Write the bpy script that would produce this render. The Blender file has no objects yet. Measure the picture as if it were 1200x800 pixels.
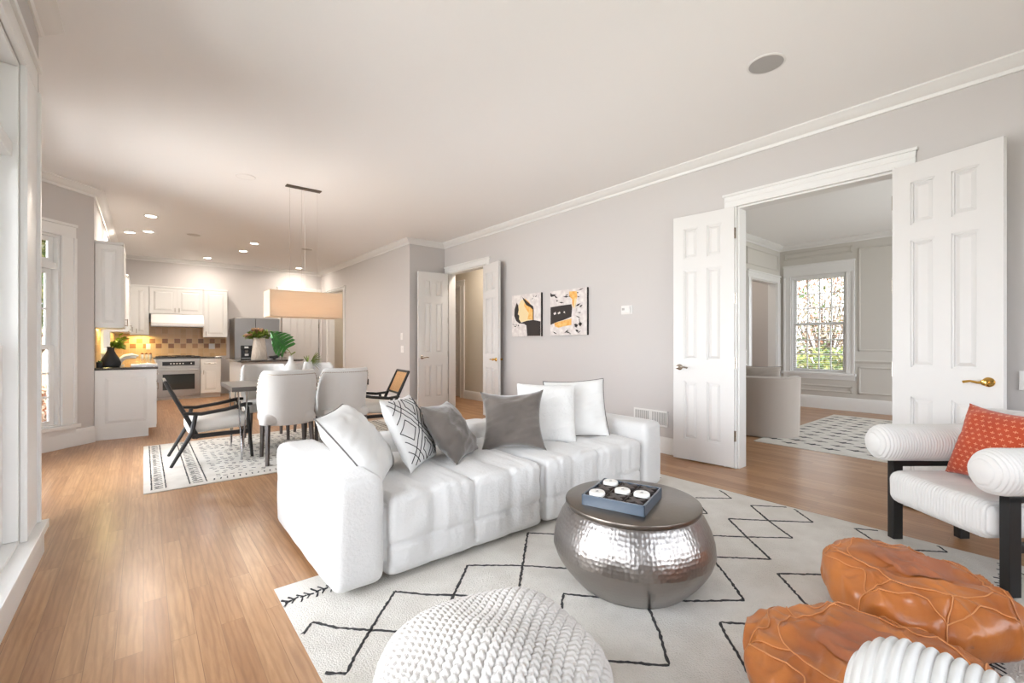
import bpy, bmesh, math, random
from mathutils import Vector, Matrix, noise
R = math.radians
sc = bpy.context.scene
COL = sc.collection

# ------------------------------------------------------------------ camera
F_PX = 525.0
cam_d = bpy.data.cameras.new('camera')
cam_d.sensor_fit = 'HORIZONTAL'; cam_d.sensor_width = 36.0
cam_d.lens = 36.0 * F_PX / 1200.0
cam_d.shift_y = 1.0 / 1200.0
cam_d.clip_start = 0.02; cam_d.clip_end = 200
cam = bpy.data.objects.new('camera', cam_d); COL.objects.link(cam)
cam.location = (0, 0, 1.17)
YAW = math.atan(432.0 / F_PX)
cam.rotation_euler = (R(90), 0, -YAW)
sc.camera = cam
# ------------------------------------------------------------------ world
w = bpy.data.worlds.new('overcast_sky'); sc.world = w; w.use_nodes = True
nt = w.node_tree; nt.nodes.clear()
wo = nt.nodes.new('ShaderNodeOutputWorld'); wb = nt.nodes.new('ShaderNodeBackground')
tcw = nt.nodes.new('ShaderNodeTexCoord'); sepw = nt.nodes.new('ShaderNodeSeparateXYZ'); rw = nt.nodes.new('ShaderNodeValToRGB')
nt.links.new(tcw.outputs['Generated'], sepw.inputs[0]); nt.links.new(sepw.outputs['Z'], rw.inputs[0])
rw.color_ramp.elements[0].position = 0.0; rw.color_ramp.elements[0].color = (0.93, 0.96, 1.0, 1)
rw.color_ramp.elements[1].position = 0.7; rw.color_ramp.elements[1].color = (0.72, 0.84, 1.0, 1)
nt.links.new(rw.outputs[0], wb.inputs['Color']); nt.links.new(wb.outputs[0], wo.inputs[0])
wb.inputs['Strength'].default_value = 3.2
# ------------------------------------------------------------------ sun (soft, hazy)
sd = bpy.data.lights.new('hazy_sun', 'SUN'); sd.energy = 3.0; sd.angle = R(8); sd.color = (1.0, 0.95, 0.88)
so = bpy.data.objects.new('hazy_sun', sd); COL.objects.link(so)
so.rotation_euler = (R(48), 0, R(-35))
# ------------------------------------------------------------------ daylight through the windows
def area(name, loc, rot, sx, sy, power, color=(1, 1, 1)):
    d = bpy.data.lights.new(name, 'AREA'); d.shape = 'RECTANGLE'; d.size = sx; d.size_y = sy
    d.energy = power; d.color = color
    o = bpy.data.objects.new(name, d); COL.objects.link(o); o.location = loc; o.rotation_euler = rot
    return o
DAY = (0.93, 0.965, 1.0)
UP = R(22)                                                              # upward tilt given to the window lights to brighten the ceiling
area('daylight', (-1.15, 2.1, 1.2), (0, R(-90) - UP, 0), 2.5, 1.9, 84, DAY)       # left wall, front window
area('daylight', (-1.15, -0.2, 1.2), (0, R(-90) - UP, 0), 2.5, 1.7, 16, DAY)     # left wall, window beside the camera
area('daylight', (-1.95, 5.4, 1.2), (0, R(-90) - UP, 0), 2.4, 1.4, 150, DAY)        # bay, middle window
area('daylight', (1.0, -2.4, 1.3), (R(90) + UP, 0, 0), 1.9, 2.2, 17, DAY)       # fill through unseen windows added behind the camera
area('daylight', (3.1, -2.4, 1.3), (R(90) + UP, 0, 0), 1.5, 2.2, 14, DAY)
area('daylight', (7.0, -2.3, 1.3), (R(90) + UP, 0, 0), 3.0, 2.0, 105, DAY)       # next room, unseen front windows added to light it
# ------------------------------------------------------------------ exposure
sc.view_settings.view_transform = 'Standard'
sc.view_settings.look = 'None'
sc.view_settings.gamma = 1
sc.view_settings.use_curve_mapping = False
sc.view_settings.exposure = 0.80
sc.cycles.max_bounces = 10
sc.cycles.diffuse_bounces = 6
sc.cycles.use_denoising = True
sc.cycles.sample_clamp_indirect = 6.0

# ================================================================== materials
MATS = {}
def nn(nt, t, **kw):
    n = nt.nodes.new(t)
    for k, v in kw.items():
        if hasattr(n, k): setattr(n, k, v)
        else: n.inputs[k].default_value = v
    return n
def srgb(r, g, b):
    f = lambda c: (c / 12.92) if c <= 0.04045 else ((c + 0.055) / 1.055) ** 2.4
    return (f(r / 255), f(g / 255), f(b / 255), 1)
def mat(name, col, rough=0.5, metal=0.0, bump=None, var=None, coat=0.0, sheen=0.0, aniso=None, emit=None, spec=None):
    """bump=(scale, strength, detail[, stretch]) ; var=(colour2, scale)"""
    if name in MATS: return MATS[name]
    m = bpy.data.materials.new(name); m.use_nodes = True; nt = m.node_tree
    b = nt.nodes['Principled BSDF']
    b.inputs['Base Color'].default_value = col; b.inputs['Roughness'].default_value = rough
    b.inputs['Metallic'].default_value = metal
    if coat: b.inputs['Coat Weight'].default_value = coat; b.inputs['Coat Roughness'].default_value = 0.1
    if sheen: b.inputs['Sheen Weight'].default_value = sheen; b.inputs['Sheen Roughness'].default_value = 0.5
    if spec is not None: b.inputs['Specular IOR Level'].default_value = spec
    if emit: b.inputs['Emission Color'].default_value = emit[0]; b.inputs['Emission Strength'].default_value = emit[1]
    tc = nn(nt, 'ShaderNodeTexCoord')
    if var:
        mp = nn(nt, 'ShaderNodeMapping'); nt.links.new(tc.outputs['Object'], mp.inputs[0])
        if len(var) > 2: mp.inputs['Scale'].default_value = var[2]
        nz = nn(nt, 'ShaderNodeTexNoise', Scale=var[1], Detail=5.0); nt.links.new(mp.outputs[0], nz.inputs[0])
        cr = nn(nt, 'ShaderNodeValToRGB'); cr.color_ramp.elements[0].position = 0.35; cr.color_ramp.elements[1].position = 0.65
        cr.color_ramp.elements[0].color = col; cr.color_ramp.elements[1].color = var[0]
        nt.links.new(nz.outputs[0], cr.inputs[0]); nt.links.new(cr.outputs[0], b.inputs['Base Color'])
    if bump:
        mp = nn(nt, 'ShaderNodeMapping'); nt.links.new(tc.outputs['Object'], mp.inputs[0])
        if len(bump) > 3: mp.inputs['Scale'].default_value = bump[3]
        nz = nn(nt, 'ShaderNodeTexNoise', Scale=bump[0], Detail=float(bump[2])); nt.links.new(mp.outputs[0], nz.inputs[0])
        bp = nn(nt, 'ShaderNodeBump', Strength=bump[1], Distance=0.01); nt.links.new(nz.outputs[0], bp.inputs['Height'])
        nt.links.new(bp.outputs[0], b.inputs['Normal'])
    MATS[name] = m
    return m

WALL = mat('wall_paint', srgb(198, 194, 192), 0.85, bump=(60, 0.03, 3))
WALL2 = mat('panel_paint', srgb(203, 199, 192), 0.6)
HALLW = mat('hall_paint', srgb(214, 206, 192), 0.8)
CEIL = mat('ceiling_paint', srgb(238, 237, 236), 0.9, bump=(40, 0.03, 3))
TRIM = mat('trim_paint', srgb(226, 225, 223), 0.35)
DOORM = mat('door_paint', srgb(218, 216, 214), 0.38)
CAB = mat('cabinet_paint', srgb(224, 223, 221), 0.35)
STEEL = mat('brushed_steel', srgb(176, 173, 169), 0.32, 1.0, bump=(30, 0.05, 2, (1, 1, 30)))
STEEL_DK = mat('oven_glass', (0.02, 0.025, 0.025, 1), 0.08, 0.0, spec=0.8)
BRASS = mat('polished_brass', srgb(214, 170, 92), 0.15, 1.0)
NICKEL = mat('nickel', srgb(190, 180, 168), 0.2, 1.0)
GRANITE = mat('dark_granite', srgb(42, 40, 38), 0.12, var=(srgb(84, 80, 76), 120), coat=0.3)
BLACKW = mat('black_wood', srgb(28, 27, 27), 0.4, bump=(30, 0.05, 4, (8, 1, 1)))
BLACKM = mat('black_plastic', srgb(18, 18, 20), 0.35)
DARKWOOD = mat('dark_leg_wood', srgb(72, 62, 57), 0.45)
TABLEW = mat('charcoal_table_wood', srgb(74, 69, 66), 0.28, var=(srgb(96, 90, 86), 6, (1, 12, 12)))
CHROME = mat('chrome', srgb(190, 190, 192), 0.15, 1.0)
BOUCLE = mat('white_boucle', srgb(222, 221, 219), 0.95, bump=(90, 0.5, 4), sheen=0.3)
SOFAF = mat('white_plush', srgb(214, 213, 212), 0.95, bump=(70, 0.35, 5), sheen=0.3)
RIBF = mat('ivory_corduroy', srgb(218, 216, 213), 0.95, bump=(160, 0.08, 3), sheen=0.2)
KNITF = mat('ivory_knit', srgb(218, 214, 210), 0.95, bump=(140, 0.4, 4), sheen=0.2)
GREYCH = mat('pale_grey_upholstery', srgb(204, 202, 199), 0.9, bump=(180, 0.15, 3), sheen=0.2)
CREAM = mat('cream_cushion', srgb(228, 224, 218), 0.9, bump=(150, 0.15, 3))
VELVET = mat('grey_velvet', srgb(84, 76, 70), 0.75, bump=(14, 0.4, 5, (1, 1, 3)), sheen=0.6, var=(srgb(100, 91, 84), 5))
PILW = mat('white_linen', srgb(218, 217, 215), 0.9, bump=(12, 0.25, 4), sheen=0.2)
FLUFF = mat('white_fluffy_fabric', srgb(224, 223, 221), 1.0, bump=(55, 0.7, 5), sheen=0.5)
PIPE = mat('charcoal_piping', srgb(108, 104, 102), 0.8)
LEATHER = mat('cognac_leather', srgb(156, 86, 38), 0.32, bump=(22, 0.25, 6), var=(srgb(188, 114, 54), 5.5), spec=0.6)
SEAM = mat('leather_welt', srgb(200, 134, 82), 0.5)
LEATHER_DK = mat('leather_patch', srgb(150, 86, 54), 0.4, bump=(30, 0.2, 5), var=(srgb(168, 100, 64), 8))
RUGF = mat('ivory_rug_pile', srgb(224, 220, 213), 1.0, bump=(150, 0.7, 4), var=(srgb(213, 208, 200), 7))
RUGL = mat('charcoal_yarn', srgb(62, 61, 62), 1.0, bump=(160, 0.8, 3))
LEAF = mat('leaf_green', srgb(52, 128, 42), 0.4, var=(srgb(36, 96, 32), 14))
LEAF_OL = mat('olive_leaf', srgb(92, 122, 44), 0.5, var=(srgb(138, 150, 58), 18))
LEAF_YG = mat('yellow_green_leaf', srgb(150, 168, 48), 0.5, var=(srgb(96, 128, 40), 12))
BUD = mat('dried_bud', srgb(150, 112, 82), 0.7)
CERW = mat('pale_ceramic', srgb(218, 216, 212), 0.55, bump=(60, 0.2, 3, (1, 1, 6)))
WHITEC = mat('white_ceramic', srgb(236, 234, 230), 0.3)
BLACKV = mat('matte_black_ceramic', srgb(40, 40, 43), 0.6)
TERRAZ = mat('pearl_vase', srgb(202, 192, 180), 0.25, var=(srgb(222, 214, 204), 12, (6, 6, 1)))
CANVAS_EDGE = mat('black_canvas_edge', srgb(30, 28, 28), 0.7)
A_WHITE = mat('art_white', srgb(226, 220, 216), 0.8, var=(srgb(205, 196, 194), 20))
A_BLACK = mat('art_black', srgb(50, 43, 41), 0.8)
A_GOLD = mat('art_gold', srgb(222, 158, 72), 0.6, var=(srgb(232, 190, 116), 22))
A_CREAM = mat('art_cream', srgb(228, 206, 160), 0.7)
PLATE = mat('switch_plate', srgb(226, 224, 222), 0.4)
GREYPL = mat('grey_plastic', srgb(168, 166, 164), 0.5)
BLUETRAY = mat('blue_grey_box_paint', srgb(74, 86, 100), 0.3, coat=0.5)
BOXWOOD = mat('box_wood', srgb(160, 128, 104), 0.5)
XPIECE = mat('dark_wood_piece', srgb(58, 48, 44), 0.4)
FRINGE = mat('oven_towel', srgb(200, 200, 200), 0.8)
CAND = mat('silver_candlestick', srgb(206, 202, 196), 0.25, 0.8)
CANE = None

def glass_mat():
    m = bpy.data.materials.new('window_glass'); m.use_nodes = True; nt = m.node_tree; nt.nodes.clear()
    o = nn(nt, 'ShaderNodeOutputMaterial'); mx = nn(nt, 'ShaderNodeMixShader'); fr = nn(nt, 'ShaderNodeFresnel', IOR=1.45)
    tr = nn(nt, 'ShaderNodeBsdfTransparent'); gl = nn(nt, 'ShaderNodeBsdfGlossy', Roughness=0.02)
    nt.links.new(fr.outputs[0], mx.inputs[0]); nt.links.new(tr.outputs[0], mx.inputs[1]); nt.links.new(gl.outputs[0], mx.inputs[2])
    nt.links.new(mx.outputs[0], o.inputs[0]); return m
GLASS = glass_mat()

def floor_mat():
    m = bpy.data.materials.new('oak_floorboards'); m.use_nodes = True; nt = m.node_tree; b = nt.nodes['Principled BSDF']
    tc = nn(nt, 'ShaderNodeTexCoord'); mp = nn(nt, 'ShaderNodeMapping'); mp.inputs['Rotation'].default_value = (0, 0, R(90))
    nt.links.new(tc.outputs['Object'], mp.inputs[0])
    br = nn(nt, 'ShaderNodeTexBrick', Scale=1.0); br.offset = 0.37
    br.inputs['Brick Width'].default_value = 1.1; br.inputs['Row Height'].default_value = 0.083
    br.inputs['Mortar Size'].default_value = 0.0012; br.inputs['Mortar Smooth'].default_value = 0.2; br.inputs['Bias'].default_value = 0.0
    br.inputs['Color1'].default_value = (0, 0, 0, 1); br.inputs['Color2'].default_value = (1, 1, 1, 1); br.inputs['Mortar'].default_value = (0.5, 0.5, 0.5, 1)
    nt.links.new(mp.outputs[0], br.inputs[0])
    # grain: stretched noise, shifted by each board's own value
    ad = nn(nt, 'ShaderNodeVectorMath', operation='MULTIPLY_ADD')
    ad.inputs[1].default_value = (7.0, 3.0, 0); nt.links.new(br.outputs['Color'], ad.inputs[0]); nt.links.new(mp.outputs[0], ad.inputs[2])
    m2 = nn(nt, 'ShaderNodeMapping'); m2.inputs['Scale'].default_value = (1.3, 14, 1); nt.links.new(ad.outputs[0], m2.inputs[0])
    n1 = nn(nt, 'ShaderNodeTexNoise', Scale=2.2, Detail=6.0, Roughness=0.62, Distortion=0.9); nt.links.new(m2.outputs[0], n1.inputs[0])
    m3 = nn(nt, 'ShaderNodeMapping'); m3.inputs['Scale'].default_value = (0.55, 5.5, 1); nt.links.new(ad.outputs[0], m3.inputs[0])
    wv = nn(nt, 'ShaderNodeTexWave', Scale=2.2, Distortion=7.0, Detail=3.0); wv.bands_direction = 'Y'
    wv.inputs['Detail Scale'].default_value = 1.4; nt.links.new(m3.outputs[0], wv.inputs[0])
    cr = nn(nt, 'ShaderNodeValToRGB'); e = cr.color_ramp.elements
    e[0].position = 0.25; e[0].color = srgb(160, 117, 78); e[1].position = 0.8; e[1].color = srgb(198, 156, 114)
    nt.links.new(n1.outputs[0], cr.inputs[0])
    mx = nn(nt, 'ShaderNodeMix', data_type='RGBA', blend_type='MULTIPLY'); mx.inputs[0].default_value = 0.24
    cr2 = nn(nt, 'ShaderNodeValToRGB'); cr2.color_ramp.elements[0].position = 0.0; cr2.color_ramp.elements[0].color = srgb(170, 140, 112); cr2.color_ramp.elements[1].position = 0.5; cr2.color_ramp.elements[1].color = (1, 1, 1, 1)
    nt.links.new(wv.outputs[0], cr2.inputs[0]); nt.links.new(cr.outputs[0], mx.inputs[6]); nt.links.new(cr2.outputs[0], mx.inputs[7])
    mv = nn(nt, 'ShaderNodeMix', data_type='RGBA', blend_type='MULTIPLY'); mv.inputs[0].default_value = 1.0
    cr3 = nn(nt, 'ShaderNodeValToRGB'); cr3.color_ramp.elements[0].color = srgb(228, 216, 206); cr3.color_ramp.elements[1].color = (1, 1, 1, 1)
    nt.links.new(br.outputs['Color'], cr3.inputs[0]); nt.links.new(mx.outputs[2], mv.inputs[6]); nt.links.new(cr3.outputs[0], mv.inputs[7])
    mm = nn(nt, 'ShaderNodeMix', data_type='RGBA', blend_type='MIX'); mm.inputs[7].default_value = srgb(112, 78, 50)
    mf = nn(nt, 'ShaderNodeMath', operation='MULTIPLY'); mf.inputs[1].default_value = 0.6; nt.links.new(br.outputs['Fac'], mf.inputs[0])
    nt.links.new(mf.outputs[0], mm.inputs[0]); nt.links.new(mv.outputs[2], mm.inputs[6])
    nt.links.new(mm.outputs[2], b.inputs['Base Color'])
    b.inputs['Roughness'].default_value = 0.38; b.inputs['Coat Weight'].default_value = 0.3; b.inputs['Coat Roughness'].default_value = 0.22
    bp = nn(nt, 'ShaderNodeBump', Strength=0.12, Distance=0.004); nt.links.new(n1.outputs[0], bp.inputs['Height']); nt.links.new(bp.outputs[0], b.inputs['Normal'])
    return m
OAK = floor_mat()

def tile_mat():
    m = bpy.data.materials.new('backsplash_tiles'); m.use_nodes = True; nt = m.node_tree; b = nt.nodes['Principled BSDF']
    tc = nn(nt, 'ShaderNodeTexCoord'); sp = nn(nt, 'ShaderNodeSeparateXYZ'); nt.links.new(tc.outputs['Object'], sp.inputs[0])
    S = 0.105
    def math_(op, a, bv=None, c=None):
        n = nn(nt, 'ShaderNodeMath', operation=op)
        for i, v in enumerate((a, bv)):
            if v is None: continue
            if isinstance(v, (int, float)): n.inputs[i].default_value = v
            else: nt.links.new(v, n.inputs[i])
        return n.outputs[0]
    hx = math_('ADD', sp.outputs['X'], sp.outputs['Y'])
    hx = math_('DIVIDE', hx, S); hz = math_('DIVIDE', math_('SUBTRACT', sp.outputs['Z'], 0.83), S)
    fx = math_('FLOOR', hx); fz = math_('FLOOR', hz)
    par = math_('MODULO', math_('ABSOLUTE', math_('ADD', fx, fz)), 2.0)
    row = math_('MULTIPLY', math_('GREATER_THAN', hz, 2.0), math_('LESS_THAN', hz, 4.0))
    dark = math_('MULTIPLY', math_('GREATER_THAN', par, 0.5), row)
    gx = math_('FRACT', hx); gz = math_('FRACT', hz)
    def edge(g): return math_('LESS_THAN', math_('MINIMUM', g, math_('SUBTRACT', 1.0, g)), 0.03)
    gr = math_('MAXIMUM', edge(gx), edge(gz))
    wn = nn(nt, 'ShaderNodeTexWhiteNoise', noise_dimensions='2D'); cb = nn(nt, 'ShaderNodeCombineXYZ')
    nt.links.new(fx, cb.inputs[0]); nt.links.new(fz, cb.inputs[1]); nt.links.new(cb.outputs[0], wn.inputs['Vector'])
    cr = nn(nt, 'ShaderNodeValToRGB'); cr.color_ramp.elements[0].color = srgb(196, 158, 112); cr.color_ramp.elements[1].color = srgb(212, 178, 134)
    nt.links.new(wn.outputs['Value'], cr.inputs[0])
    cd = nn(nt, 'ShaderNodeValToRGB'); cd.color_ramp.elements[0].color = srgb(128, 84, 48); cd.color_ramp.elements[1].color = srgb(164, 116, 70)
    nt.links.new(wn.outputs['Value'], cd.inputs[0])
    m1 = nn(nt, 'ShaderNodeMix', data_type='RGBA'); nt.links.new(dark, m1.inputs[0]); nt.links.new(cr.outputs[0], m1.inputs[6]); nt.links.new(cd.outputs[0], m1.inputs[7])
    m2 = nn(nt, 'ShaderNodeMix', data_type='RGBA'); nt.links.new(gr, m2.inputs[0]); nt.links.new(m1.outputs[2], m2.inputs[6]); m2.inputs[7].default_value = srgb(205, 178, 140)
    nt.links.new(m2.outputs[2], b.inputs['Base Color']); b.inputs['Roughness'].default_value = 0.3
    return m
TILE = tile_mat()

def hammered_mat():
    m = bpy.data.materials.new('hammered_metal'); m.use_nodes = True; nt = m.node_tree; b = nt.nodes['Principled BSDF']
    b.inputs['Base Color'].default_value = srgb(160, 154, 150); b.inputs['Metallic'].default_value = 1; b.inputs['Roughness'].default_value = 0.3
    return m
HAMMER = hammered_mat()
TABLETOP_M = mat('burnished_metal_top', srgb(128, 120, 113), 0.3, 1.0, bump=(45, 0.06, 4))

def cane_mat():
    m = bpy.data.materials.new('woven_cane'); m.use_nodes = True; nt = m.node_tree; b = nt.nodes['Principled BSDF']
    tc = nn(nt, 'ShaderNodeTexCoord'); ck = nn(nt, 'ShaderNodeTexChecker', Scale=90.0)
    ck.inputs[1].default_value = srgb(218, 172, 118); ck.inputs[2].default_value = srgb(186, 138, 88)
    nt.links.new(tc.outputs['Object'], ck.inputs[0]); nt.links.new(ck.outputs[0], b.inputs['Base Color']); b.inputs['Roughness'].default_value = 0.6
    return m
CANE = cane_mat()

def shade_mat():
    m = bpy.data.materials.new('linen_lampshade'); m.use_nodes = True; nt = m.node_tree; nt.nodes.clear()
    o = nn(nt, 'ShaderNodeOutputMaterial'); mx = nn(nt, 'ShaderNodeMixShader'); mx.inputs[0].default_value = 0.4
    tc = nn(nt, 'ShaderNodeTexCoord'); mp = nn(nt, 'ShaderNodeMapping'); mp.inputs['Scale'].default_value = (6, 6, 260); nt.links.new(tc.outputs['Object'], mp.inputs[0])
    nz = nn(nt, 'ShaderNodeTexNoise', Scale=1.0, Detail=2.0); nt.links.new(mp.outputs[0], nz.inputs[0])
    cr = nn(nt, 'ShaderNodeValToRGB'); cr.color_ramp.elements[0].color = srgb(226, 208, 186); cr.color_ramp.elements[1].color = srgb(238, 224, 206)
    nt.links.new(nz.outputs[0], cr.inputs[0])
    d = nn(nt, 'ShaderNodeBsdfDiffuse'); t = nn(nt, 'ShaderNodeBsdfTranslucent')
    nt.links.new(cr.outputs[0], d.inputs[0]); nt.links.new(cr.outputs[0], t.inputs[0])
    nt.links.new(d.outputs[0], mx.inputs[1]); nt.links.new(t.outputs[0], mx.inputs[2]); nt.links.new(mx.outputs[0], o.inputs[0])
    return m
SHADE = shade_mat()

def rust_mat():
    m = bpy.data.materials.new('rust_block_print_fabric'); m.use_nodes = True; nt = m.node_tree; b = nt.nodes['Principled BSDF']
    tc = nn(nt, 'ShaderNodeTexCoord'); sp = nn(nt, 'ShaderNodeSeparateXYZ'); nt.links.new(tc.outputs['Object'], sp.inputs[0])
    def M(op, *a):
        n = nn(nt, 'ShaderNodeMath', operation=op)
        for i, v in enumerate(a):
            if isinstance(v, (int, float)): n.inputs[i].default_value = v
            else: nt.links.new(v, n.inputs[i])
        return n.outputs[0]
    u = M('DIVIDE', sp.outputs['X'], 0.042); v = M('DIVIDE', sp.outputs['Z'], 0.026)
    half = M('MULTIPLY', M('MODULO', M('ABSOLUTE', M('FLOOR', v)), 2.0), 0.5)
    fu = M('ABSOLUTE', M('SUBTRACT', M('FRACT', M('ADD', u, half)), 0.5)); fv = M('ABSOLUTE', M('SUBTRACT', M('FRACT', v), 0.5))
    a = M('MULTIPLY', M('LESS_THAN', fu, 0.28), M('LESS_THAN', fv, 0.07)); c = M('MULTIPLY', M('LESS_THAN', fu, 0.045), M('LESS_THAN', fv, 0.3))
    k = M('MULTIPLY', M('MAXIMUM', a, c), 0.75)
    mx = nn(nt, 'ShaderNodeMix', data_type='RGBA'); nt.links.new(k, mx.inputs[0])
    nz = nn(nt, 'ShaderNodeTexNoise', Scale=9.0, Detail=4.0); nt.links.new(tc.outputs['Object'], nz.inputs[0])
    cr = nn(nt, 'ShaderNodeValToRGB'); cr.color_ramp.elements[0].color = srgb(166, 56, 26); cr.color_ramp.elements[1].color = srgb(196, 80, 42)
    nt.links.new(nz.outputs[0], cr.inputs[0]); nt.links.new(cr.outputs[0], mx.inputs[6]); mx.inputs[7].default_value = srgb(226, 160, 122)
    nt.links.new(mx.outputs[2], b.inputs['Base Color']); b.inputs['Roughness'].default_value = 0.9; b.inputs['Sheen Weight'].default_value = 0.15
    return m
RUST = rust_mat()
LAMP_E = mat('lit_downlight_lens', (1, 1, 1, 1), 0.5, emit=((1.0, 0.9, 0.76, 1), 14.0))

# ================================================================== geometry
class G:
    def __init__(s): s.v = []; s.f = []; s.mi = []; s.mats = []
    def midx(s, m):
        if m is None: return 0
        if m not in s.mats: s.mats.append(m)
        return s.mats.index(m)
    def add(s, vs, fs, M=None, m=None):
        k = len(s.v); i = s.midx(m)
        if M is not None: vs = [M @ Vector(q) for q in vs]
        s.v += [tuple(q) for q in vs]; s.f += [tuple(a + k for a in f) for f in fs]; s.mi += [i] * len(fs)
        return s
    def box(s, lo, hi, M=None, m=None):
        x0, y0, z0 = lo; x1, y1, z1 = hi
        if x0 > x1: x0, x1 = x1, x0
        if y0 > y1: y0, y1 = y1, y0
        if z0 > z1: z0, z1 = z1, z0
        return s.add([(x0, y0, z0), (x1, y0, z0), (x1, y1, z0), (x0, y1, z0), (x0, y0, z1), (x1, y0, z1), (x1, y1, z1), (x0, y1, z1)],
                     [(0, 3, 2, 1), (4, 5, 6, 7), (0, 1, 5, 4), (1, 2, 6, 5), (2, 3, 7, 6), (3, 0, 4, 7)], M, m)
    def frustum(s, lo, hi, axis_y0, axis_y1, inset, M=None, m=None):
        """raised field in the xz plane: base at y=axis_y0, top inset at axis_y1; lo/hi are (x,z)"""
        x0, z0 = lo; x1, z1 = hi; i = inset; a, b = axis_y0, axis_y1
        vs = [(x0, a, z0), (x1, a, z0), (x1, a, z1), (x0, a, z1), (x0 + i, b, z0 + i), (x1 - i, b, z0 + i), (x1 - i, b, z1 - i), (x0 + i, b, z1 - i)]
        fs = [(4, 5, 6, 7), (0, 1, 5, 4), (1, 2, 6, 5), (2, 3, 7, 6), (3, 0, 4, 7)]
        if b > a: fs = [f[::-1] for f in fs]
        return s.add(vs, fs, M, m)
    def tube(s, pts, r, n=8, caps=True, m=None, M=None, closed=False):
        pts = [Vector(p) for p in pts]; N = len(pts); rr = r if hasattr(r, '__len__') else [r] * N
        vs = []; fs = []; up = None
        for i, p in enumerate(pts):
            a = pts[(i - 1) % N] if (closed or i > 0) else p; b = pts[(i + 1) % N] if (closed or i < N - 1) else p
            d = (b - a).normalized()
            if up is None:
                up = Vector((0, 0, 1)) if abs(d.z) < 0.9 else Vector((1, 0, 0))
            x = (up - d * up.dot(d))
            if x.length < 1e-5: x = d.orthogonal()
            x.normalize(); y = d.cross(x); up = x
            for k in range(n):
                t = 2 * math.pi * k / n
                vs.append(p + (x * math.cos(t) + y * math.sin(t)) * rr[i])
        L = N if closed else N - 1
        for i in range(L):
            j = (i + 1) % N
            for k in range(n):
                k2 = (k + 1) % n
                fs.append((i * n + k, i * n + k2, j * n + k2, j * n + k))
        if caps and not closed:
            fs.append(tuple(range(n))[::-1]); fs.append(tuple((N - 1) * n + k for k in range(n)))
        return s.add(vs, fs, M, m)
    def lathe(s, prof, n=32, c=(0, 0, 0), M=None, m=None, fr=None):
        vs = []; fs = []; P = len(prof)
        for k in range(n):
            t = 2 * math.pi * k / n
            for (r, z) in prof:
                q = r if fr is None else fr(r, z, t)
                vs.append((c[0] + q * math.cos(t), c[1] + q * math.sin(t), c[2] + z))
        for k in range(n):
            k2 = (k + 1) % n
            for i in range(P - 1):
                fs.append((k * P + i, k2 * P + i, k2 * P + i + 1, k * P + i + 1))
        return s.add(vs, fs, M, m)
    def grid(s, fn, nu, nv, M=None, m=None, wrapu=False, flip=False):
        vs = [fn(i / (nu if wrapu else nu - 1), j / (nv - 1)) for i in range(nu) for j in range(nv)]
        fs = []
        for i in range(nu if wrapu else nu - 1):
            i2 = (i + 1) % nu
            for j in range(nv - 1):
                f = (i * nv + j, i2 * nv + j, i2 * nv + j + 1, i * nv + j + 1)
                fs.append(f[::-1] if flip else f)
        return s.add(vs, fs, M, m)
    def sweep(s, prof, p0, p1, out, M=None, m=None, miter0=0.0, miter1=0.0):
        """extrude a 2-D profile (o, z) from p0 to p1; o is measured along `out`; mitres lengthen by o*miter"""
        p0 = Vector(p0); p1 = Vector(p1); out = Vector(out).normalized(); d = (p1 - p0).normalized(); n = len(prof); vs = []
        for (o, z) in prof: vs.append(p0 + out * o + Vector((0, 0, z)) - d * (o * miter0))
        for (o, z) in prof: vs.append(p1 + out * o + Vector((0, 0, z)) + d * (o * miter1))
        fs = [(i, (i + 1) % n, n + (i + 1) % n, n + i) for i in range(n)] + [tuple(range(n))[::-1], tuple(range(n, 2 * n))]
        return s.add(vs, fs, M, m)
    def poly(s, pts, y0, y1, M=None, m=None):
        """prism: outline in xz, from y0 to y1"""
        n = len(pts); vs = [(x, y0, z) for x, z in pts] + [(x, y1, z) for x, z in pts]
        fs = [tuple(range(n)), tuple(range(n, 2 * n))[::-1]] + [(i, n + i, n + (i + 1) % n, (i + 1) % n) for i in range(n)]
        return s.add(vs, fs, M, m)
    def build(s, name, material=None, parent=None, loc=(0, 0, 0), rot=(0, 0, 0), smooth=True, angle=35, bevel=0, seg=2, weld=False, sub=0):
        me = bpy.data.meshes.new(name)
        me.from_pydata([tuple(v) for v in s.v], [], s.f)
        ms = s.mats if s.mats else ([material] if material else [])
        for q in ms: me.materials.append(q)
        if s.mats:
            for p, i in zip(me.polygons, s.mi): p.material_index = i
        bm = bmesh.new(); bm.from_mesh(me)
        if weld: bmesh.ops.remove_doubles(bm, verts=bm.verts, dist=1e-5)
        bmesh.ops.recalc_face_normals(bm, faces=bm.faces)
        bm.to_mesh(me); bm.free()
        if smooth:
            me.polygons.foreach_set('use_smooth', [True] * len(me.polygons)); me.set_sharp_from_angle(angle=R(angle))
        me.update()
        o = bpy.data.objects.new(name, me); COL.objects.link(o); o.location = loc; o.rotation_euler = rot
        if parent is not None: o.parent = parent
        if bevel:
            b = o.modifiers.new('bevel', 'BEVEL'); b.width = bevel; b.segments = seg; b.limit_method = 'ANGLE'; b.angle_limit = R(40)
        if sub:
            q = o.modifiers.new('sub', 'SUBSURF'); q.levels = sub; q.render_levels = sub
        return o

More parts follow.
